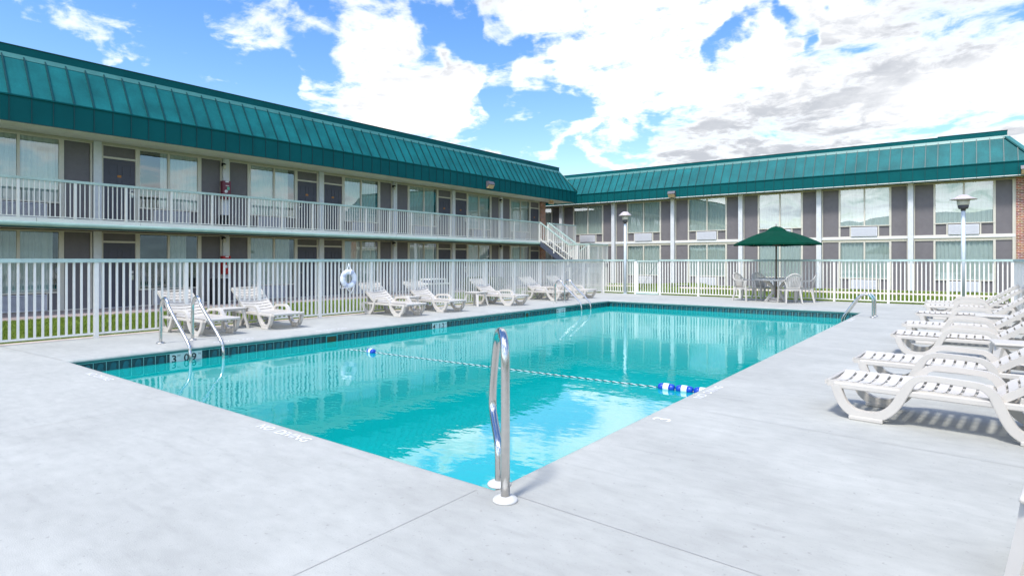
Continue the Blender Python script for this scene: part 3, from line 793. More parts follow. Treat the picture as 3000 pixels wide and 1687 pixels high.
# balcony
XB = -19.75
mb = MB(); wbox(mb, (XL-.0, yA0, 2.185), (XB-.03, YE-.3, 2.41), TAN, A); mb.build('balcony_slab', A)
mb = MB(); 
q = yA0
while q < YE-.3:
    q1 = min(q+2.515, YE-.3); wbox(mb, (XB-.029, q, 2.315), (XB+.012, q1-.006, 2.425), RAILW, A); q += 2.52
mb.build('balcony_edge', A)
mb = MB(); hp = []
prof_g = [(.0,.13),(.075,.128),(.10,.105),(.105,.07),(.095,.03),(.06,.005),(0,0)]
yg1 = 28.42
mb.poly(loc(A, [(XB-.03+p, yA0, 2.182+z) for p, z in prof_g]), GUTTER, yg1-yA0, (0,1,0))
mb.poly(loc(A, [(XB-.028+p*.6, yA0, 2.150+z*.35) for p, z in prof_g]), TEALD, yg1-yA0, (0,1,0))
mb.build('gutter', A)
br = MB(); br.box((0,0,0),(.001,.001,.001),RAILW)
rail = MB()
def brail(y0, y1, mbx):
    wbox(mbx, (XB-.06, y0, 3.42), (XB+.03, y1, 3.49), RAILG, A)
brail(yA0, 28.45, rail); brail(29.28, 32.45, rail)
railing = rail.build('balcony_railing', A)
yp = [4.57+1.2615*k for k in range(-7, 20)]
yp = [q for q in yp if q < 28.5 and q > yA0]
yp[-1] = 28.40
def picket_post(y):
    mb = MB(); wbox(mb, (XB-.045, y-.032, 2.426), (XB+.02, y+.032, 3.419), RAILW, A); mb.build('post', railing)
segs = list(zip(yp[:-1], yp[1:])) + [(29.32,30.36),(30.36,31.4),(31.4,32.42)]
for q in yp+[29.32,30.36,31.4,32.42]: picket_post(q)
for (a, b) in segs:
    mb = MB(); n = max(1, round((b-a)/.1147))
    for i in range(1, n):
        y = a+(b-a)*i/n; wbox(mb, (XB-.022, y-.0125, 2.47), (XB+.003, y+.0125, 3.42), RAILW, A)
    wbox(mb, (XB-.025, a+.034, 2.45), (XB+.006, b-.034, 2.475), RAILW, A)
    mb.build('picket_panel', railing)

# ---- wing behind the umbrella
B = empty('motel_building', (0,YR,-.2), label='two-storey motel wing without balcony, white pillars and a brick end, behind the green umbrella', category='building')
fb = Facade(lambda s, n, z: (s, -n, z+.2), B, False)
RP = -2.24; RB = 3.98
fb.part('wall', [(RP-6*RB, RP+RB-.1, -9, -.30, H0, 4.94, CORE)])
for k in range(-6, 1):
    base = RP+k*RB
    rooms(fb, base, False, 2.45, 4.90, 2.98, False); rooms(fb, base, False, H0, 2.22, .34, False)
    fb.part('pillar', [(base-.11, base+.11, -.2, .22, H0, 4.965, STUCCO)])
    fb.part('floor_band', [(base+.111, base+RB-.111, -.2, .06, 2.325, 2.447, BANDW), (base+.111, base+RB-.111, -.2, .03, 2.222, 2.322, TAN)])
xe = RP+RB-.10
fb.part('end_trim', [(xe-.12, xe, -.1, .05, H0, 4.9, FRAME)])
fb.part('brick_wall', [(xe+.001, xe+.62, -9, .10, H0, 4.965, BRICK)])
fb.part('head_trim', [(RP-6*RB, xe+.6, -.1, .05, 4.902, 4.93, TAN)])
fb.part('soffit', [(RP-6*RB, xe+1.0, -.3, .66, 4.966, 4.995, SOFF)])
YF = 33.95; RX0 = RP-6*RB-2; RX1 = 2.35; YT2, ZT2 = 34.72, 6.80; RXT = 1.33
mb = MB()
wbox(mb, (RX0, YF, 4.945), (RX1, YF+.03, 5.575), TEALF, B); wbox(mb, (RX1-.03, YF+.031, 4.945), (RX1, YR+9, 5.575), TEALF, B)
q = -.22-.476*46
while q < RX1-.05:
    if q > RX0: wbox(mb, (q-.008, YF-.02, 4.95), (q+.008, YF-.0005, 5.57), TEALD, B)
    q += .476
wbox(mb, (RX0, YF-.012, 4.925), (RX1+.01, YF+.03, 4.944), TEALD, B)
mb.build('fascia', B)
mb = MB()
mb.poly(loc(B, [(RX0,YF,5.59),(RX1,YF,5.59),(RXT,YT2,ZT2),(RX0,YT2,ZT2)]), TEAL)
mb.poly(loc(B, [(RX1,YF,5.59),(RX1,YR+9,5.59),(RXT,YR+8,ZT2),(RXT,YT2,ZT2)]), TEAL)
wbox(mb, (RX0, YF-.035, 5.576), (RX1+.035, YF+.02, 5.615), TEALF, B)
sv = Vector((0, YT2-YF, ZT2-5.59)); nv = Vector((0, -sv.z, sv.y)).normalized()
q = -.22-.476*46
while q < RX1-.05:
    if q > RX0:
        t = 1. if q < RXT else max(0, (RX1-q)/(RX1-RXT))
        p0 = Vector((q, YF, 5.59)); p1 = p0+sv*t
        mb.add(loc(B, [p0+Vector((e,0,0))+nv*h for e in (-.014,.014) for h in (0,.045)] + [p1+Vector((e,0,0))+nv*h for e in (-.014,.014) for h in (0,.045)]),
               [(0,1,5,4),(1,3,7,5),(3,2,6,7),(0,2,3,1),(4,5,7,6)], TEALD)
    q += .476
hipn = Vector((.6,-.6,.5)).normalized()
h0, h1 = Vector((RX1+.02,YF-.01,5.6)), Vector((RXT+.01,YT2-.01,ZT2+.02)); hd = (h1-h0).normalized(); hs = hd.cross(hipn).normalized()
mb.add(loc(B, [h0-hs*.13+hipn*.02, h0+hs*.13+hipn*.02, h1+hs*.13+hipn*.02, h1-hs*.13+hipn*.02, h0-hs*.13-hipn*.04, h0+hs*.13-hipn*.04, h1+hs*.13-hipn*.04, h1-hs*.13-hipn*.04]),
       [(0,1,2,3),(7,6,5,4),(0,4,5,1),(1,5,6,2),(2,6,7,3),(3,7,4,0)], TEALL)
mb.build('roof', B)
mb = MB()
mb.poly(loc(B, [(RX0,YT2-.055,ZT2-.06),(RXT+.05,YT2-.055,ZT2-.06),(RXT+.05,YT2+.03,ZT2+.085),(RX0,YT2+.03,ZT2+.085)]), TEALL, .03, (0,.8,-.5))
wbox(mb, (RX0, YT2+.045, ZT2-.05), (-1.2, YT2+.4, 7.06), TEALF, B); wbox(mb, (-1.198, YT2+.045, ZT2-.05), (RXT+.02, YT2+.4, 7.10), TEALF, B)
wbox(mb, (RX0, YT2+.03, 7.062), (-1.2, YT2+.42, 7.082), TEALD, B); wbox(mb, (-1.2, YT2+.03, 7.102), (RXT+.035, YT2+.42, 7.122), TEALD, B)
wbox(mb, (RX0, YT2+.41, 6.7), (RXT-.1, YR+8, 6.9), CORE, B)
mb.build('coping', B)

# ------------------------------------------------------------------ staircase
SX0, SX1, SX2 = XB+.03, -17.78, -16.47; SY0, SY1, SYM = 28.42, 30.55, 29.44; LZ = 1.12
S = empty('outdoor_staircase', (SX1, 29.5, -.2), label='steel staircase with white railings and dark blue stringers at the end of the balcony', category='staircase')
def flight(x0, z0, x1, z1, ya, yb):
    n = 7; 
    for i in range(n):
        t = (i+.5)/n; x = x0+(x1-x0)*t; z = z0+(z1-z0)*(i+1)/(n+1)
        mb = MB(); wbox(mb, (x-.15, ya+.04, z-.045), (x+.15, yb-.04, z), STEELB, S); wbox(mb, (x-.151, ya+.045, z+.001), (x+.151, yb-.045, z+.008), BANDW, S); mb.build('tread', S)
    for y in (ya+.02, yb-.02):
        mb = MB(); mb.band(loc(S, [(x0,y,z0-.17),(x1,y,z1-.17)]), .25, .045, STEELB, (0,1,0)); mb.build('stringer', S)
        mb = MB(); sx = 1 if x1 > x0 else -1
        mb.band(loc(S, [(x0,y,z0+1.05),(x1,y,z1+1.05)]), .065, .075, RAILG, (0,1,0))
        mb.band(loc(S, [(x0,y,z0+.10),(x1,y,z1+.10)]), .045, .03, RAILW, (0,1,0))
        L_ = abs(x1-x0); n2 = int(L_/.115)
        for i in range(n2+1):
            t = i/n2; x = x0+(x1-x0)*t; z = z0+(z1-z0)*t
            r = .03 if i in (0, n2, n2//2) else .0125
            wbox(mb, (x-r, y-r, z+(.10 if r < .02 else -.1)), (x+r, y+r, z+1.02), RAILW, S)
        mb.build('stair_railing', S)
flight(SX0, H1, SX1, LZ, SY0, SYM-.04); flight(SX1, LZ, SX1-1.95, H0, SYM+.04, SY1)
mb = MB(); wbox(mb, (SX1, SY0, LZ-.05), (SX2, SY1, LZ), STEELB, S); wbox(mb, (SX1, SY0-.002, LZ-.22), (SX2, SY0+.05, LZ-.051), STEELB, S)
wbox(mb, (SX2-.05, SY0+.051, LZ-.22), (SX2+.002, SY1, LZ-.051), STEELB, S)
mb.build('landing', S)
for (x, y) in ((SX1+.06,SY0+.06),(SX2-.06,SY0+.06),(SX2-.06,SY1-.06),(SX1+.06,SY1-.06)):
    mb = MB(); wbox(mb, (x-.05,y-.05,-.2), (x+.05,y+.05,LZ-.23), RAILW, S); mb.build('support_post', S)
mb = MB()
wbox(mb, (SX1, SY0, LZ+1.0), (SX2+.04, SY0+.075, LZ+1.075), RAILG, S); wbox(mb, (SX2-.035, SY0+.076, LZ+1.0), (SX2+.04, SY1, LZ+1.074), RAILG, S)
n = 11
for i in range(n+1):
    x = SX1+(SX2-SX1)*i/n; r = .032 if i in (0,n) else .0125; wbox(mb, (x-r, SY0+.037-r, LZ+.001), (x+r, SY0+.037+r, LZ+1.0), RAILW, S)
n = 18
for i in range(1, n+1):
    y = SY0+.037+(SY1-SY0-.07)*i/n; r = .032 if i in (9,n) else .0125; wbox(mb, (SX2-r, y-r, LZ+.001), (SX2+r, y+r, LZ+.999), RAILW, S)
mb.build('landing_railing', S)

# ------------------------------------------------------------------ pool fence
FH = 1.312
def fence(name, label, p0, p1, posts, pitch, gaps=(), side=1, skip=()):
    """p0->p1 run at the deck edge; posts = distances along the run"""
    p0 = Vector(p0); p1 = Vector(p1); d = (p1-p0); Lh = d.length; d.normalize()
    root = empty(name, p0, math.atan2(d.y, d.x), label=label, category='fence')
    spans = [(a, b) for a, b in zip(posts[:-1], posts[1:]) if not any(abs(a-g0) < .1 for g0 in skip)]
    groups = []
    for (a, b) in spans:
        if groups and abs(groups[-1][1]-a) < .01: groups[-1][1] = b
        else: groups.append([a, b])
    for (a, b) in groups:
        q = a-.03; cut = 0
        while q < b-.02:
            e = min(q+5.7, b+.035)
            if b-e < 1: e = b+.035
            mb = MB(); mb.box((q, -.05, FH-.062), (e-.004, .05, FH), RAILG); mb.build('top_rail', root); q = e
    for a in posts:
        mb = MB(); mb.box((a-.032, -.032, 0.0), (a+.032, .032, FH-.063), RAILW); mb.build('post', root)
    for (a, b) in spans:
        mb = MB(); n = max(2, round((b-a)/pitch))
        mb.box((a+.033, -.016, .055), (b-.033, .016, .087), RAILW)
        for i in range(1, n):
            x = a+(b-a)*i/n; x += 0
            h_ = .0148
            mb.add([(x-h_,-h_,.0875),(x+h_,-h_,.0875),(x+h_,h_,.0875),(x-h_,h_,.0875),
                    (x-h_,-h_,FH-.0625),(x+h_,-h_,FH-.0625),(x+h_,h_,FH-.0625),(x-h_,h_,FH-.0625)],
                   [(0,1,5,4),(1,2,6,5),(2,3,7,6),(3,0,4,7)], RAILW)
        mb.build('picket_panel', root)
    return root
ys = [3.70+1.4385*k for k in range(-7, 13)]
XFN = -11.55
fence('pool_fence', 'long white picket fence with pale green cap between the pool loungers and the balcony wing', (XFN, ys[0], 0), (XFN, 21., 0), [q-ys[0] for q in ys], .1027)
YFN = 21.0
px = [-11.55,-10.09,-9.13,-7.68,-6.24,-4.80,-3.36,-1.92,-.48,.92]
fence('pool_fence', 'white picket fence with pale green cap behind the patio table, broken by the gate', (-11.55, YFN, 0), (.92, YFN, 0), [q+11.55 for q in px][1:], .1027, skip=(1.46,))
r2 = fence('pool_fence', 'white picket fence seen end-on behind the reclined lounger backs', (.92, 21., 0), (.92, -6.5, 0), [1.4385*k for k in range(1, 20)], .1027)
fence('pool_fence', 'short white picket fence panel between the fence corner and the gate', (-11.50, 21.012, 0), (-10.15, 21.012, 0), [.0, 1.36], .1027)
# gate leaf between its posts
g = empty('pool_gate', (-10.04, 20.985, 0), label='white picket gate with lowered cap rail and a pale kick plate', category='gate')
mb = MB(); W_ = .86
mb.box((0,-.045,1.225),(W_,.045,1.28),RAILG); mb.build('top_rail', g)
mb = MB(); mb.box((0,-.02,.06),(.045,.02,1.224),RAILW); mb.box((W_-.045,-.02,.06),(W_,.02,1.224),RAILW); mb.box((.046,-.019,.06),(W_-.046,.019,.10),RAILW); mb.build('gate_frame', g)
mb = MB()
for i in range(1, 8): x = .045+(W_-.09)*i/8; mb.box((x-.0125,-.0125,.101),(x+.0125,.0125,1.224),RAILW)
mb.build('picket_panel', g)
mb = MB(); mb.rbox((-.02,-.11,.004),(W_+.02,-.05,.07),.02,RAILG); mb.build('kick_plate', g)
mb = MB(); mb.tube([(W_-.03,-.03,1.21),(.06,-.03,.11)], .004, GREYH, 5); mb.build('brace_rod', g)

# ------------------------------------------------------------------ ladders and grab rail
def ladder(label, side, xb, xe, ya, yb, top, shoulder=None):
    """side = +1: pool lies towards +X of the base; two rails, discs, treads"""
    root = empty('pool_ladder', (xb, (ya+yb)/2, 0), label=label, category='ladder', group='stainless pool ladders')
    sx = side
    for y in (ya, yb):
        yl = y-(ya+yb)/2
        run = abs(xe-xb)
        pts = [(0,yl,0),(0,yl,top*.55),(sx*.005,yl,top*.78),(sx*.06,yl,top*.95),(sx*.15,yl,top),(sx*.235,yl,top*.94),(sx*.32,yl,top*.78)]
        tail = [(sx*(run-.10),yl,.10),(sx*(run-.02),yl,-.03),(sx*run,yl,-.14),(sx*run,yl,-.30)]
        path = smooth_path(pts+tail, 5)+[Vector((sx*run,yl,-1.05))]
        mb = MB(); mb.tube(path, .024, CHROME, 12); mb.build('rail', root)
        mb = MB(); mb.lathe([(.062,0.0),(.062,.012),(.045,.02),(.026,.024)], CHROMED, 18, (0,yl,0)); mb.build('base_disc', root)
    for z in (-.30,-.56,-.82):
        mb = MB(); mb.rbox((sx*run-.04,-abs(yb-ya)/2+.02,z-.012),(sx*run+.04,abs(yb-ya)/2-.02,z+.012),.008,CHROMED); mb.build('tread', root)
    return root
ladder('stainless pool ladder rising beside the 3 ft depth marker', 1, -9.97, -8.98, 4.06, 4.54, .70)
ladder('stainless pool ladder in the far corner past the 5 ft depth marker', 1, -9.94, -9.02, 15.14, 15.67, .67)
ladder('low stainless pool ladder on the edge facing the row of seven loungers', -1, -1.72, -2.34, 15.59, 15.98, .52)
gr = empty('grab_rail', (-2.05,2.6,0), label='chrome handrail on two white floor discs at the pool corner closest to the camera', category='handrail')
ga = Vector((-1.979,2.528,0)); gd = Vector((-.7296,.684,0)); 
def gp(s, z): return ga+gd*s+Vector((0,0,z))-gr.location
path = [gp(0,0),gp(0,.30),gp(0,.60),gp(.002,.72),gp(.015,.80),gp(.05,.855),gp(.11,.885),gp(.18,.885),gp(.25,.865),gp(.32,.81),gp(.40,.69),gp(.475,.56),gp(.505,.48),gp(.515,.42),gp(.49,.355),gp(.40,.30),gp(.31,.255),gp(.255,.215),gp(.232,.16),gp(.23,.08),gp(.23,0)]
mb = MB(); mb.tube([path[0],path[1],path[2]]+smooth_path(path[2:], 5)[1:], .0245, CHROME, 20); mb.build('rail', gr)
for s_ in (0,.23):
    mb = MB(); p = gp(s_,0); mb.lathe([(.068,0),(.068,.008),(.062,.016),(.036,.026),(.026,.028)], PLATEW, 28, tuple(p)); mb.build('base_disc', gr)

# ------------------------------------------------------------------ pool rope with floats
pr = empty('pool_rope', (-5.5,6.45,WZ), label='black and white safety rope with blue floats stretched across the pool', category='rope')
def rp_at(x):
    t = (x-X0)/(X1-X0); return Vector((x, 6.19+.42*t - .10*math.sin(PI*t)*.3, WZ+.010-.05*max(0,-x-8.0)))
def rope_strand(mat, ph, name):
    mb = MB(); pts = []
    n = 420
    for i in range(n+1):
        x = X0+.02+(X1-X0-.04)*i/n; p = rp_at(x); a = x*2*PI/.115+ph
        pts.append(p+Vector((0, .0034*math.cos(a), .0034*math.sin(a)))-pr.location)
    mb.tube(pts, .0039, mat, 5); mb.build(name, pr)
rope_strand(WHITE, 0, 'white_strand'); rope_strand(BLACK, PI, 'black_strand')
for x in (-7.64, -2.775, -2.565, -2.36):
    p = rp_at(x)-pr.location; d = Vector((X1-X0, .42, 0)).normalized(); ang = math.atan2(d.y, d.x)
    if x < -5: ang -= .25
    m4 = Matrix.Translation(p+Vector((0,0,.008))) @ Matrix.Rotation(ang, 4, 'Z') @ Matrix.Rotation(PI/2, 4, 'Y')
    h = .095; rr = .046
    mb = MB()
    mb.lathe([(.012,-h),(.030,-h),(.042,-h*.86),(rr,-h*.6),(rr,-.033)], BLUE, 20, mat4=m4); mb.lathe([(rr,.033),(rr,h*.6),(.042,h*.86),(.030,h),(.012,h)], BLUE, 20, mat4=m4)
    mb.lathe([(rr+.0005,-.033),(rr+.002,-.028),(rr+.002,.028),(rr+.0005,.033)], WHITE, 20, mat4=m4)
    mb.build('float', pr)

# ------------------------------------------------------------------ loungers
LW = .64
def make_lounger():
    root = empty('sun_lounger')
    # seat: dished slats with gaps, edge strips and three thin ribs
    def slats(mb, T, L_, pitch, gap, x0, dish, first=.0):
        NS = 8
        def zz(t): return -dish*math.sin(PI*t)
        def strip(xa, xb, t0, t1, dz=0, th=.012, n=NS):
            vs = []
            for i in range(n+1):
                t = t0+(t1-t0)*i/n; y = .022+t*(LW-.044); z = zz(t)+dz
                vs += [T @ Vector((xa,y,z)), T @ Vector((xb,y,z)), T @ Vector((xa,y,z-th)), T @ Vector((xb,y,z-th))]
            fs = []
            for i in range(n):
                a = 4*i
                fs += [(a,a+4,a+5,a+1),(a+2,a+3,a+7,a+6),(a,a+2,a+6,a+4),(a+1,a+5,a+7,a+3)]
            fs += [(0,1,3,2),(4*n,4*n+2,4*n+3,4*n+1)]
            mb.add(vs, fs, PLASTIC)
        x = x0
        while x < L_-.03:
            e = min(x+pitch-gap, L_)
            if x == x0: e = x+first if first else e
            if L_-e < .06: e = L_
            strip(x, e, 0, 1); x = e+gap
        for (t0, t1) in ((0,.065),(.935,1),(.26,.285),(.49,.515),(.715,.74)):
            strip(x0+.01, L_-.01, t0, t1, -.004, .010, 1)
    mb = MB(); T = Matrix.Translation((0,0,.300))
    slats(mb, T, .885, .0865, .021, -.165, .034, .085)
    # drooping toe and edge skirts
    for y in (.022, LW-.04): mb.box((-.176,y,.246),(.885,y+.018,.292),PLASTIC)
    mb.band([(-.165,LW/2,.297),(-.182,LW/2,.285),(-.178,LW/2,.258)], .016, LW-.036, PLASTIC, (0,1,0))
    mb.build('seat', root)
    ang = R_(35)
    T = Matrix.Translation((.90,0,.290)) @ Matrix.Rotation(-ang, 4, 'Y')
    mb = MB(); slats(mb, T, .78, .0865, .019, .0, .034, .06)
    for y in (.020, LW-.042): mb.box((0,y,-.055),(.77,y+.022,-.004),PLASTIC,T)
    mb.box((.765,.03,-.05),(.785,LW-.03,-.006),PLASTIC,T)
    mb.build('backrest', root)
    # looped side frames with armrest
    pth = smooth_path([(-.10,0,.262),(-.082,0,.20),(-.055,0,.135),(-.015,0,.085),(.045,0,.052),(.13,0,.043),(.21,0,.056),(.275,0,.10),(.325,0,.165),(.365,0,.245),(.405,0,.32),(.45,0,.372),(.515,0,.393),(.60,0,.394),(.80,0,.384),(.865,0,.368),(.915,0,.325),(.95,0,.25),(.985,0,.165),(1.03,0,.09),(1.09,0,.052),(1.16,0,.043),(1.24,0,.056),(1.30,0,.10),(1.345,0,.17),(1.375,0,.26)], 3)
    ww = [.070 if p.z < .30 else max(.045, .070-(p.z-.30)*.3) for p in pth]
    for y in (.015, LW-.015):
        mb = MB()
        mb.band([(p.x, y, p.z) for p in pth], ww, .052, PLASTIC, (0,1,0))
        sg = -1 if y < .3 else 1
        mb.band([(p.x, y+sg*.0275, p.z) for p in pth], [q*.86 for q in ww], .004, PLASTIC, (0,1,0))
        mb.rbox((-.005,y-.035,0),(.235,y+.035,.035),.008,PLASTIC); mb.rbox((1.06,y-.035,0),(1.275,y+.035,.035),.008,PLASTIC)
        mb.rbox((-.12,y-.02,.238),(1.40,y+.02,.284),.008,PLASTIC)
        mb.build('side_frame', root)
    mb = MB(); mb.rbox((1.36,.01,.225),(1.40,LW-.01,.283),.008,PLAST2); mb.build('crossbar', root)
    mb = MB(); mb.rbox((1.02,.04,.23),(1.05,LW-.04,.275),.006,PLAST2); mb.build('crossbar', root)
    mb = MB(); mb.rbox((.36,.04,.225),(.39,LW-.04,.262),.006,PLAST2); mb.build('crossbar', root)
    mb = MB()
    for y in (.13, LW-.13): mb.band([(1.36,y,.27),(1.27,y,.44),(1.245,y,.50)], .034, .03, PLAST2, (0,1,0))
    mb.box((1.235,.13,.485),(1.265,LW-.13,.515),PLAST2)
    mb.build('back_prop', root)
    return root
proto = make_lounger()
GL, GR_ = 'loungers along the long fence', 'loungers lined up facing the pool'
lefts = [(-10.31,4.79,2,'white slatted lounger behind the ladder beside the 3 ft marker'),
         (-10.31,6.07,-3,'white slatted lounger second from the 3 ft marker ladder, before the open dark window'),
         (-10.235,9.24,-1,'white slatted lounger standing closest to the life ring'),
         (-10.25,10.66,-2,'white slatted lounger behind the 4 ft marker, in front of the grey cart'),
         (-10.27,13.36,1,'white slatted lounger with a square low table at its head, before the green hedge'),
         (-10.33,15.86,-2,'white slatted lounger partly behind the far corner ladder posts'),
         (-10.30,17.42,-2,'white slatted lounger closest to the fence corner and the gate')]
rights = [(-.775,5.535,-4.5,'white slatted lounger closest to the camera, with a dark shadow under it'),
          (-.762,6.93,-3,'white slatted lounger second from the camera in the row of seven'),
          (-.665,9.52,-1.5,'white slatted lounger third from the camera in the row of seven, past the wide gap'),
          (-.66,11.18,-1,'white slatted lounger fourth from the camera in the row of seven, just past the middle'),
          (-.625,13.6,0,'white slatted lounger fifth from the camera, beside the small table'),
          (-.63,16.05,0,'white slatted lounger sixth from the camera in the row of seven'),
          (-.67,17.45,0,'white slatted lounger farthest along the row of seven, before the tall lamp')]
first = True
for (x, y, a, lb) in rights:
    o = proto if first else copy_tree(proto); first = False
    o.location = (x, y, 0); o.rotation_euler = (0,0,R_(a)); o['label'] = lb; o['category'] = 'sun lounger'; o['group'] = GR_
for (x, y, a, lb) in lefts:
    o = copy_tree(proto); rz = PI+R_(a)
    # origin is the far side once turned round
    o.location = (x, y+LW, 0); o.rotation_euler = (0,0,rz); o['label'] = lb; o['category'] = 'sun lounger'; o['group'] = GL

# ------------------------------------------------------------------ low side tables
def make_side_table():
    root = empty('side_table')
    mb = MB()
    mb.rbox((-.225,-.225,.365),(.225,.225,.392),.012,PLASTIC,seg=3); mb.rbox((-.208,-.208,.335),(.208,.208,.3645),.006,PLASTIC); mb.build('table_top', root)
    for (sx, sy) in ((1,1),(1,-1),(-1,1),(-1,-1)):
        mb = MB(); d = Vector((sx,sy,0)).normalized()
        mb.band([(sx*.175,sy*.175,.352),(sx*.195,sy*.195,.26),(sx*.243,sy*.243,.02),(sx*.246,sy*.246,0)], [.085,.07,.055,.055], [.055,.045,.04,.04], PLASTIC, tuple(d))
        mb.build('leg', root)
    return root
st = make_side_table()
GT = 'low resin side tables between loungers'
for i, (x, y, a, lb) in enumerate(((-11.15,5.75,0,'low white resin table between the two loungers by the 3 ft marker ladder'),
        (-11.08,10.2,0,'low white resin table between the loungers at the 4 ft marker'),
        (-11.12,12.85,4,'low white resin table at the head of the lounger before the hedge'),
        (-11.22,16.72,0,'low white resin table between the loungers at the far corner ladder'),
        (.42,8.55,5,'low white resin table past the second lounger of the row of seven'),
        (.30,12.55,0,'low white resin table between the fourth and fifth loungers of the row of seven'),
        (.400,3.167,37.4+45-90,'low white resin table nearest the camera, only one splayed leg in view'))):
    o = st if i == 0 else copy_tree(st)
    o.location = (x, y, 0); o.rotation_euler = (0,0,R_(a)); o['label'] = lb; o['category'] = 'side table'; o['group'] = GT

# ------------------------------------------------------------------ patio set
def make_chair():
    root = empty('patio_chair')
    mb = MB()
    # seat: slightly dished pan, wider at the front
    N = 6; vs = []; 
    for i in range(N+1):
        x = -.21+.44*i/N; hw = .20+.045*i/N
        for j in range(N+1):
            y = -hw+2*hw*j/N; z = .425-.018*math.sin(PI*j/N)*math.sin(PI*min(1,i/N+.1))-(.02 if i == N else 0)
            vs.append((x,y,z))
    n1_ = len(vs); vs += [(a,b,c_-.014) for a,b,c_ in vs]
    fs = [(i*(N+1)+j,(i+1)*(N+1)+j,(i+1)*(N+1)+j+1,i*(N+1)+j+1) for i in range(N) for j in range(N)]
    fs += [tuple(n1_+q for q in reversed(f)) for f in fs]
    mb.add(vs, fs, PLASTIC, True)
    mb.box((.20,-.235,.375),(.228,.235,.412),PLASTIC); mb.box((-.21,-.195,.375),(-.19,.195,.418),PLASTIC)
    for sy in (-1,1): mb.band([(-.20,sy*.20,.397),(.22,sy*.24,.393)], .045, .015, PLASTIC, (0,1,0))
    mb.build('seat', root)
    # back: arch rim flowing into the arms, fanned slats
    def bp(t, r):   # t angle over the arch, r 0..1 height; back leans away
        pass
    rim = smooth_path([(.17,-.265,.635),(.02,-.275,.645),(-.14,-.270,.655),(-.225,-.245,.705),(-.285,-.185,.80),(-.315,-.09,.86),(-.32,0,.875),(-.315,.09,.86),(-.285,.185,.80),(-.225,.245,.705),(-.14,.270,.655),(.02,.275,.645),(.17,.265,.635)], 4)
    k0, k1 = 12, len(rim)-13
    mb = MB(); mb.tube(rim[k0-3:k1+4], .019, PLASTIC, 6)
    for i in range(9):
        f = (i-4)/4; yb = f*.155; 
        yt = f*.225; ct = math.sqrt(max(0, 1-(f*.93)**2)); zt_ = .665+.195*ct; xt = -.25-.065*ct
        mb.band([(-.205,yb,.455),(-.225-.02*(1-f*f),yb+(yt-yb)*.4,.56),(-.24-.035*(1-f*f),yb+(yt-yb)*.75,.66 if abs(f) < .95 else .645),(xt,yt,zt_)], [.030,.034,.038,.034], .010, PLASTIC, (1,0,.25))
    for f in (-1,1): mb.band([(-.20,f*.165,.43),(-.215,f*.205,.56),(-.20,f*.25,.68)], .055, .012, PLASTIC, (1,0,.2))
    mb.band([(-.205,-.19,.455),(-.212,0,.455),(-.205,.19,.455)], .03, .014, PLASTIC, (0,0,1)); mb.band([(-.205,-.17,.44),(-.205,.17,.44)], .014, .035, PLASTIC, (0,0,1))
    mb.build('backrest', root)
    for sy in (-1,1):
        mb = MB(); arm = [p for p in (rim[:k0] if sy < 0 else rim[k1+1:])]
        mb.band(arm, .022, .052, PLASTIC, (0,1,0))
        ex = arm[0] if sy < 0 else arm[-1]
        mb.band([ex+Vector((0,0,0)), Vector((.20,sy*.262,.56)), Vector((.215,sy*.252,.42))], .05, .026, PLASTIC, (0,1,0))
        mb.build('armrest', root)
        mb = MB(); mb.band([(.212,sy*.245,.42),(.225,sy*.255,.2),(.245,sy*.268,0)], [.075,.055,.042], [.05,.04,.034], PLASTIC, (0,1,0)); mb.build('leg', root)
        mb = MB(); mb.band([(-.19,sy*.20,.42),(-.225,sy*.22,.2),(-.27,sy*.245,0)], [.075,.055,.042], [.05,.04,.034], PLASTIC, (0,1,0)); mb.build('leg', root)
    return root
ch = make_chair()
for i, (x, y, a, lb) in enumerate(((-5.72,19.74,-18,'white resin armchair with its back to the gate, outermost at the umbrella table'),
        (-5.33,20.42,-38,'white resin armchair half hidden behind the umbrella table, near the fence'),
        (-4.30,19.42,128,'white resin armchair with its slotted back turned to the camera'),
        (-4.02,20.12,188,'white resin armchair seen side-on beyond the chair with its back turned'))):
    o = ch if i == 0 else copy_tree(ch)
    o.location = (x, y, 0); o.rotation_euler = (0,0,R_(a)); o['label'] = lb; o['category'] = 'chair'; o['group'] = 'armchairs around the umbrella table'
TX, TY = -4.80, 19.88
t = empty('patio_table', (TX,TY,0), R_(10), label='round white resin table with curved crossing legs under the green umbrella', category='table')
mb = MB(); mb.lathe([(.028,.672),(.56,.672),(.595,.655),(.602,.66),(.602,.695),(.59,.702),(.028,.700)], PLASTIC, 40, smooth=False); mb.build('table_top', t)
for k in range(4):
    a = k*PI/2+PI/4; c_, s_ = math.cos(a), math.sin(a)
    pts = smooth_path([(.50,.66),(.36,.60),(.20,.47),(.13,.36),(.17,.25),(.32,.11),(.45,0)], 4) if False else None
    P2 = [(.48,.665),(.34,.60),(.19,.47),(.125,.36),(.165,.25),(.31,.10),(.42,0)]
    pp = smooth_path([(r*c_, r*s_, z) for r, z in P2], 4)
    mb = MB(); mb.band(pp, .07, .045, PLASTIC, (-s_, c_, 0)); mb.build('leg', t)
u = empty('patio_umbrella', (TX,TY,0), label='open dark green umbrella on a wooden pole through the round table', category='umbrella')
mb = MB(); mb.lathe([(.024,.05),(.024,2.36)], WOOD, 12); mb.build('pole', u)
mb = MB(); mb.lathe([(.03,2.345),(.03,2.375),(.018,2.385),(.034,2.40),(.036,2.42),(.022,2.44),(0,2.445)], PLAST2, 12); mb.build('finial', u)
mb = MB(); mb.lathe([(.28,0),(.285,.03),(.27,.055),(.10,.06),(.05,.065),(.05,.1)], PLASTIC, 28); mb.lathe([(.24,.075),(.245,.10),(.22,.12),(.06,.125)], PLASTIC, 28); mb.build('umbrella_base', u)
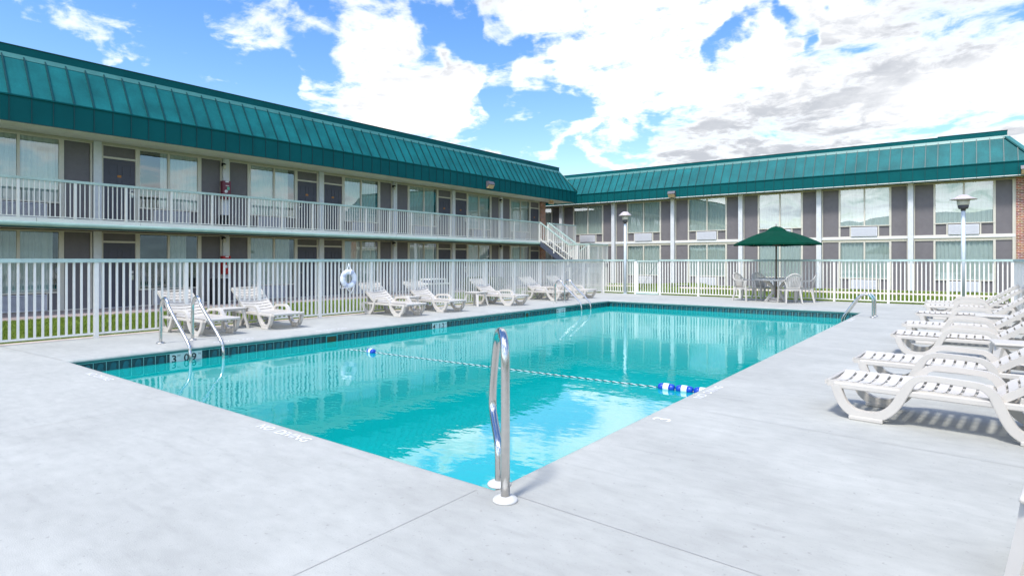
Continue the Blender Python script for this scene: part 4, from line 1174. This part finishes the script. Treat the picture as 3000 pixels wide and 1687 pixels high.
def canopy(mb, R0, z0, R1, z1, sag, rot, NA=8, NR=8, val=0):
    vs = []; per = 6
    for i in range(NR+1):
        q = i/NR
        for k in range(NA*per):
            a = rot+2*PI*k/(NA*per); f = (k % per)/per
            cosf = math.cos(PI/NA)/math.cos((f-.5)*2*PI/NA)
            r = (R0+(R1-R0)*q)*cosf; z = z0+(z1-z0)*(q**1.05)-sag*math.sin(PI*f)*q*(.35+.65*q)+.03*math.sin(PI*q)
            vs.append((r*math.cos(a), r*math.sin(a), z))
    n = NA*per
    fs = [(i*n+k, i*n+(k+1)%n, (i+1)*n+(k+1)%n, (i+1)*n+k) for i in range(NR) for k in range(n)]
    if val:
        b = len(vs)
        for k in range(n):
            a = rot+2*PI*k/n; f = (k % per)/per
            x, y, z = vs[NR*n+k]; vs.append((x*1.004, y*1.004, z-val*(1-.25*math.sin(PI*f))))
        fs += [(NR*n+k, NR*n+(k+1)%n, b+(k+1)%n, b+k) for k in range(n)]
    mb.add(vs, fs, UMB, False)
rot0 = R_(37.4-90-12+22.5)
mb = MB(); canopy(mb, .16, 2.235, 1.285, 1.80, -.0, rot0, val=.06); mb.build('canopy', u, fix=False)
mb = MB(); canopy(mb, .02, 2.345, .30, 2.205, 0, rot0, NR=3, val=.02); mb.build('canopy_vent', u, fix=False)
for k in range(8):
    a = rot0+2*PI*k/8; c_, s_ = math.cos(a), math.sin(a)
    mb = MB(); mb.tube([(.03*c_,.03*s_,2.225),(1.26*c_,1.26*s_,1.775)], .011, WOOD, 5); mb.tube([(.03*c_,.03*s_,1.75),(.70*c_,.70*s_,1.99)], .010, WOOD, 5); mb.build('rib', u)
mb = MB(); mb.lathe([(.04,1.72),(.045,1.78),(.03,1.80)], WOOD, 12); mb.build('runner', u)

# ------------------------------------------------------------------ lamps, signs, cabinets, bins
def lamp_post(x, y, z0, ztop, rc, label, flat):
    root = empty('lamp_post', (x,y,z0), label=label, category='lamp', group='lamp posts at the pool fence')
    h = ztop-z0
    zb = h-.475
    mb = MB(); mb.lathe([(.055,0),(.05,zb)], POLEM, 16); mb.lathe([(.09,0),(.09,.015),(.058,.02)], POLEM, 16); mb.build('pole', root)
    k = rc/.32
    mb = MB(); mb.lathe([(.05*k+.008,zb),(.052*k+.008,zb+.055),(.085*k+.02,zb+.06),(.125*k,zb+.10),(.130*k,zb+.165)], DARKG, 20); mb.build('socket', root)
    mb = MB(); mb.lathe([(.133*k,zb+.165),(.14*k,zb+.17),(.158*k,zb+.315)], LAMPGL, 24); mb.build('globe', root)
    mb = MB()
    if flat: pr_ = [(rc*.5,zb+.314),(rc,zb+.322),(rc*1.0,zb+.335),(rc*.62,zb+.39),(rc*.30,zb+.455),(0,zb+.475)]
    else: pr_ = [(rc*.55,zb+.314),(rc,zb+.310),(rc,zb+.325),(rc*.72,zb+.39),(rc*.36,zb+.465),(0,zb+.475)]
    mb.lathe(pr_, LAMPCAP, 28); mb.build('cap', root)
lamp_post(-10.50, 20.88, 0, 3.15, .245, 'slim pale lamp post with a small domed cap inside the fence by the gate', False)
lamp_post(-.14, 21.6, -.06, 3.18, .325, 'pale lamp post with a wide flat cap behind the row of seven loungers', True)

def wall_lamp(y, z, where):
    root = empty('wall_lamp', (XL+.10,y,z), label='frosted jar wall lamp on %s' % where, category='wall lamp', group='jar lamps on the balcony wing')
    mb = MB(); mb.box((0,-.05,.02),(.05,.05,.13),BLACK); mb.box((.05,-.015,.09),(.12,.015,.12),BLACK); mb.lathe([(.055,.055),(.055,.09),(.03,.105)], BLACK, 14, (.12,0,0)); mb.build('bracket', root)
    mb = MB(); mb.lathe([(.048,.054),(.05,0),(.05,-.07),(.042,-.085),(0,-.088)], LAMPGL, 14, (.12,0,0)); mb.build('jar', root)
fl_n = {10.81-.11:'the pillar above the maroon cabinet', 18.66:'the second lit pillar of the balcony floor', 26.6:'the last balcony pillar before the staircase'}
wall_lamp(10.70, 4.62, 'the balcony pillar above the maroon extinguisher cabinet'); wall_lamp(10.70, 2.0, 'the ground-floor pillar above the red extinguisher cabinet')
wall_lamp(18.65, 4.62, 'the balcony pillar past the paired doors'); wall_lamp(18.65, 2.0, 'the ground-floor pillar past the life ring')
wall_lamp(26.59, 4.62, 'the last balcony pillar before the staircase'); wall_lamp(26.59, 2.0, 'the last ground-floor pillar before the staircase')

def cabinet(z, mat, label):
    root = empty('extinguisher_cabinet', (XL+.101,10.76,z), label=label, category='fire cabinet', group='fire extinguisher cabinets')
    mb = MB(); mb.rbox((0,-.15,0),(.17,.15,.65),.012,mat); mb.build('body', root)
    mb = MB(); mb.rbox((.1705,-.135,.02),(.185,.135,.63),.006,mat); dr = mb.build('door', root)
    mb = MB(); mb.box((.1855,-.06,.595),(.188,.06,.64),PAPER); mb.box((.1855,-.05,.47),(.1875,.07,.49),PAPER); mb.box((.1855,.0,.33),(.1875,.09,.44),GREENL); mb.lathe([(.06,0),(.06,.003),(0,.003)], PAPER, 14, mat4=Matrix.Translation((.1855,-.03,.27)) @ Matrix.Rotation(PI/2,4,'Y')); mb.build('sticker', dr)
cabinet(3.46, MAROON, 'maroon fire extinguisher cabinet with stickers on the balcony pillar'); cabinet(.79, RED, 'bright red fire extinguisher cabinet on the ground-floor pillar')

def bin_(x, y, z, w_, h, label):
    root = empty('litter_bin', (x,y,z), label=label, category='bin', group='black bins of the balcony wing')
    mb = MB(); mb.rbox((-w_/2,-w_/2,0),(w_/2,w_/2,h*.90),.02,BLACK); mb.build('body', root)
    mb = MB(); mb.rbox((-w_/2-.015,-w_/2-.015,h*.903),(w_/2+.015,w_/2+.015,h),.02,BLACK); mb.build('lid', root)
bin_(-20.45, 10.18, -.2, .52, .86, 'large black litter bin on the walkway below the red cabinet')
bin_(-20.98, 10.62, 2.41, .27, .47, 'small black bin on the balcony below the maroon cabinet')

def flood(root_loc, rz, label):
    root = empty('floodlight', root_loc, rz, label=label, category='floodlight', group='floodlights on the teal fascias')
    mb = MB(); mb.poly([(0,-.22,.0),(0,-.22,.34),(.16,-.22,.34),(.24,-.22,.18),(.20,-.22,.16)], GREYH, .44, (0,1,0)); mb.build('housing', root)
    mb = MB(); mb.poly([(.02,-.20,-.02),(.02,-.20,.155),(.222,-.20,.155),(.13,-.20,-.02)], AMBER, .40, (0,1,0)); mb.build('lens', root)
flood((XF+.021, 23.94, 5.02), 0, 'grey floodlight with amber lens on the fascia of the balcony wing')
flood((-13.98, YF-.021, 5.02), -PI/2, 'grey floodlight with amber lens on the far fascia above a white pillar')
flood((1.98, YF-.021, 5.02), -PI/2, 'grey floodlight with amber lens above the brick end wall')

ex = empty('exit_sign', (-20.3, 30.25, 4.70), label='cream EXIT sign with red letters hanging under the balcony roof', category='sign')
mb = MB(); mb.box((-.02,-.02,0),(.02,.5,.22),SIGNC); mb.box((-.012,.1,.221),(.012,.38,.24),SIGNC); mb.build('panel', ex)
# faces the camera side (towards +X): text along +Y
text_mesh('EXIT', .20, Matrix.Translation((.0215,.035,.04)) @ Matrix(((0,0,1,0),(1,0,0,0),(0,1,0,0),(0,0,0,1))), SIGNR, 'lettering', ex, bold=.004)

# conduit along the soffit from the second lamp
cd = MB(); cd.tube([(XL+.12,18.75,4.66),(XL+.12,18.76,4.86),(XL+.12,18.82,4.9),(XL+.12,18.95,4.905),(XL+.12,30.0,4.905)], .018, TAN, 6)
cdo = cd.build('conduit', None); cdo['label'] = 'thin tan conduit running along the wall head of the balcony floor'; cdo['category'] = 'conduit'

# life ring
lr = empty('life_ring', (XFN+.11, 8.715, .855), label='white life ring with lilac bands hung on the long fence', category='life ring')
mb = MB(); RR, rr = .163, .062; vs = []; N, n = 40, 12
for i in range(N):
    a = 2*PI*i/N
    for k in range(n):
        b_ = 2*PI*k/n; q = RR+rr*math.cos(b_); vs.append((rr*.8*math.sin(b_), q*math.cos(a), q*math.sin(a)))
mb.add(vs, [(i*n+k, ((i+1)%N)*n+k, ((i+1)%N)*n+(k+1)%n, i*n+(k+1)%n) for i in range(N) for k in range(n)], RINGW, True); mb.build('ring', lr)
for a0 in (28, 118, 208, 298):
    mb = MB(); vs = []
    for i in range(5):
        a = R_(a0+22*i/4+22)
        for k in range(n):
            b_ = 2*PI*k/n; q = RR+(rr+.004)*math.cos(b_); vs.append(((rr*.8+.004)*math.sin(b_), q*math.cos(a), q*math.sin(a)))
    mb.add(vs, [(i*n+k, (i+1)*n+k, (i+1)*n+(k+1)%n, i*n+(k+1)%n) for i in range(4) for k in range(n)], STRAP, True); mb.build('band', lr)
mb = MB(); mb.tube(smooth_path([(.0,-.06,.16),(.02,-.02,.30),(.0,.0,.355),(.02,.02,.28),(.055,.03,.19),(.065,-.01,.10),(.06,.02,.17),(.05,.05,.22)], 5), .010, RINGW, 6)
mb.tube(smooth_path([(.05,-.10,-.19),(.06,-.03,-.28),(.05,.03,-.325),(.05,.10,-.22),(.05,.13,-.17)], 5), .007, RINGW, 6)
mb.tube(smooth_path([(.03,-.10,-.20),(.02,-.20,-.215),(.03,-.25,-.20),(.03,-.24,-.14)], 5), .006, RINGW, 6); mb.build('rope', lr)

# housekeeping cart behind the fence
ct = empty('service_cart', (-14.6, 14.65, lawn_z(-14.6,14.65)), label='grey service cart with white-edged trays standing on the lawn behind the fence', category='cart')
mb = MB(); mb.box((-.25,-.47,.12),(.25,.47,.58),CARTG); mb.build('body', ct)
mb = MB(); mb.rbox((-.28,-.50,.581),(.28,.50,.625),.01,RAILW); mb.box((-.27,-.36,.74),(.27,.36,.775),RAILW)
for (sx, sy) in ((1,1),(1,-1),(-1,1),(-1,-1)): mb.box((sx*.25-.012,sy*.34-.012,.626),(sx*.25+.012,sy*.34+.012,.739),RAILW)
mb.build('tray', ct)
mb = MB(); mb.box((.2505,-.03,.13),(.262,.03,.58),RAILW); mb.build('divider', ct)
for (sx, sy) in ((1,1),(1,-1),(-1,1),(-1,-1)):
    mb = MB(); mb.lathe([(.05,-.015),(.05,.015)], BLACK, 14, mat4=Matrix.Translation((sx*.2,sy*.4,.05)) @ Matrix.Rotation(PI/2,4,'X')); mb.build('wheel', ct)

# hedge in front of the ground floor
def shrub(x, y, sx, sy, h, n, label):
    root = empty('shrub', (x,y,-.2), label=label, category='shrub')
    mb = MB(); vs = []; fs = []
    for i in range(n):
        # clumps on a rounded box shell plus inner leaves
        while True:
            p = Vector((random.uniform(-1,1),random.uniform(-1,1),random.uniform(-1,1)))
            q = (abs(p.x)**4+abs(p.y)**4+abs(p.z)**4)**.25
            if .45 < q < 1+.08*math.sin(p.x*9)*math.sin(p.y*8): break
        c = Vector((p.x*sx/2, p.y*sy/2, h*.52+p.z*h*.46)); s_ = random.uniform(.022,.05)
        d1 = Vector((random.gauss(0,1),random.gauss(0,1),random.gauss(0,1))).normalized(); d2 = d1.orthogonal().normalized()
        k = len(vs); vs += [c-d1*s_, c+d2*s_*.55, c+d1*s_, c-d2*s_*.55]; fs.append((k,k+1,k+2,k+3))
    mb.add(vs, fs, LEAFA); mb.build('foliage', root, fix=False)
    mb = MB()
    for i in range(7):
        a = i*.9; mb.tube([(.08*math.cos(a),.08*math.sin(a),0),(sx*.3*math.cos(a),sy*.3*math.sin(a),h*.8)], [.02,.008], TWIG, 5)
    mb.build('stem', root)
shrub(-17.0, 20.25, 1.5, 1.9, .78, 9000, 'dark green clipped shrub on the lawn in front of the balcony wing')
shrub(-19.2, 33.4, 1.0, 1.2, .7, 3500, 'dark shrub at the foot of the white pillar behind the staircase')

# hills round the horizon (seen in the window reflections)
m = MB(); vs = []; N = 120
for i in range(N+1):
    a = R_(-170+ (300)*i/N) ; d = 700
    hgt = 56+13*math.sin(a*4.1+1)+6*math.sin(a*11.3)+2*math.sin(a*37)
    for (dd, zz) in ((0,-1),(120,hgt*.6),(260,hgt),(500,hgt*.8)):
        vs.append(((d+dd)*math.cos(a), (d+dd)*math.sin(a), zz))
m.add(vs, [(i*4+k,(i+1)*4+k,(i+1)*4+k+1,i*4+k+1) for i in range(N) for k in range(3)], HILL, True)
m.build('hills', fix=False, **ST)
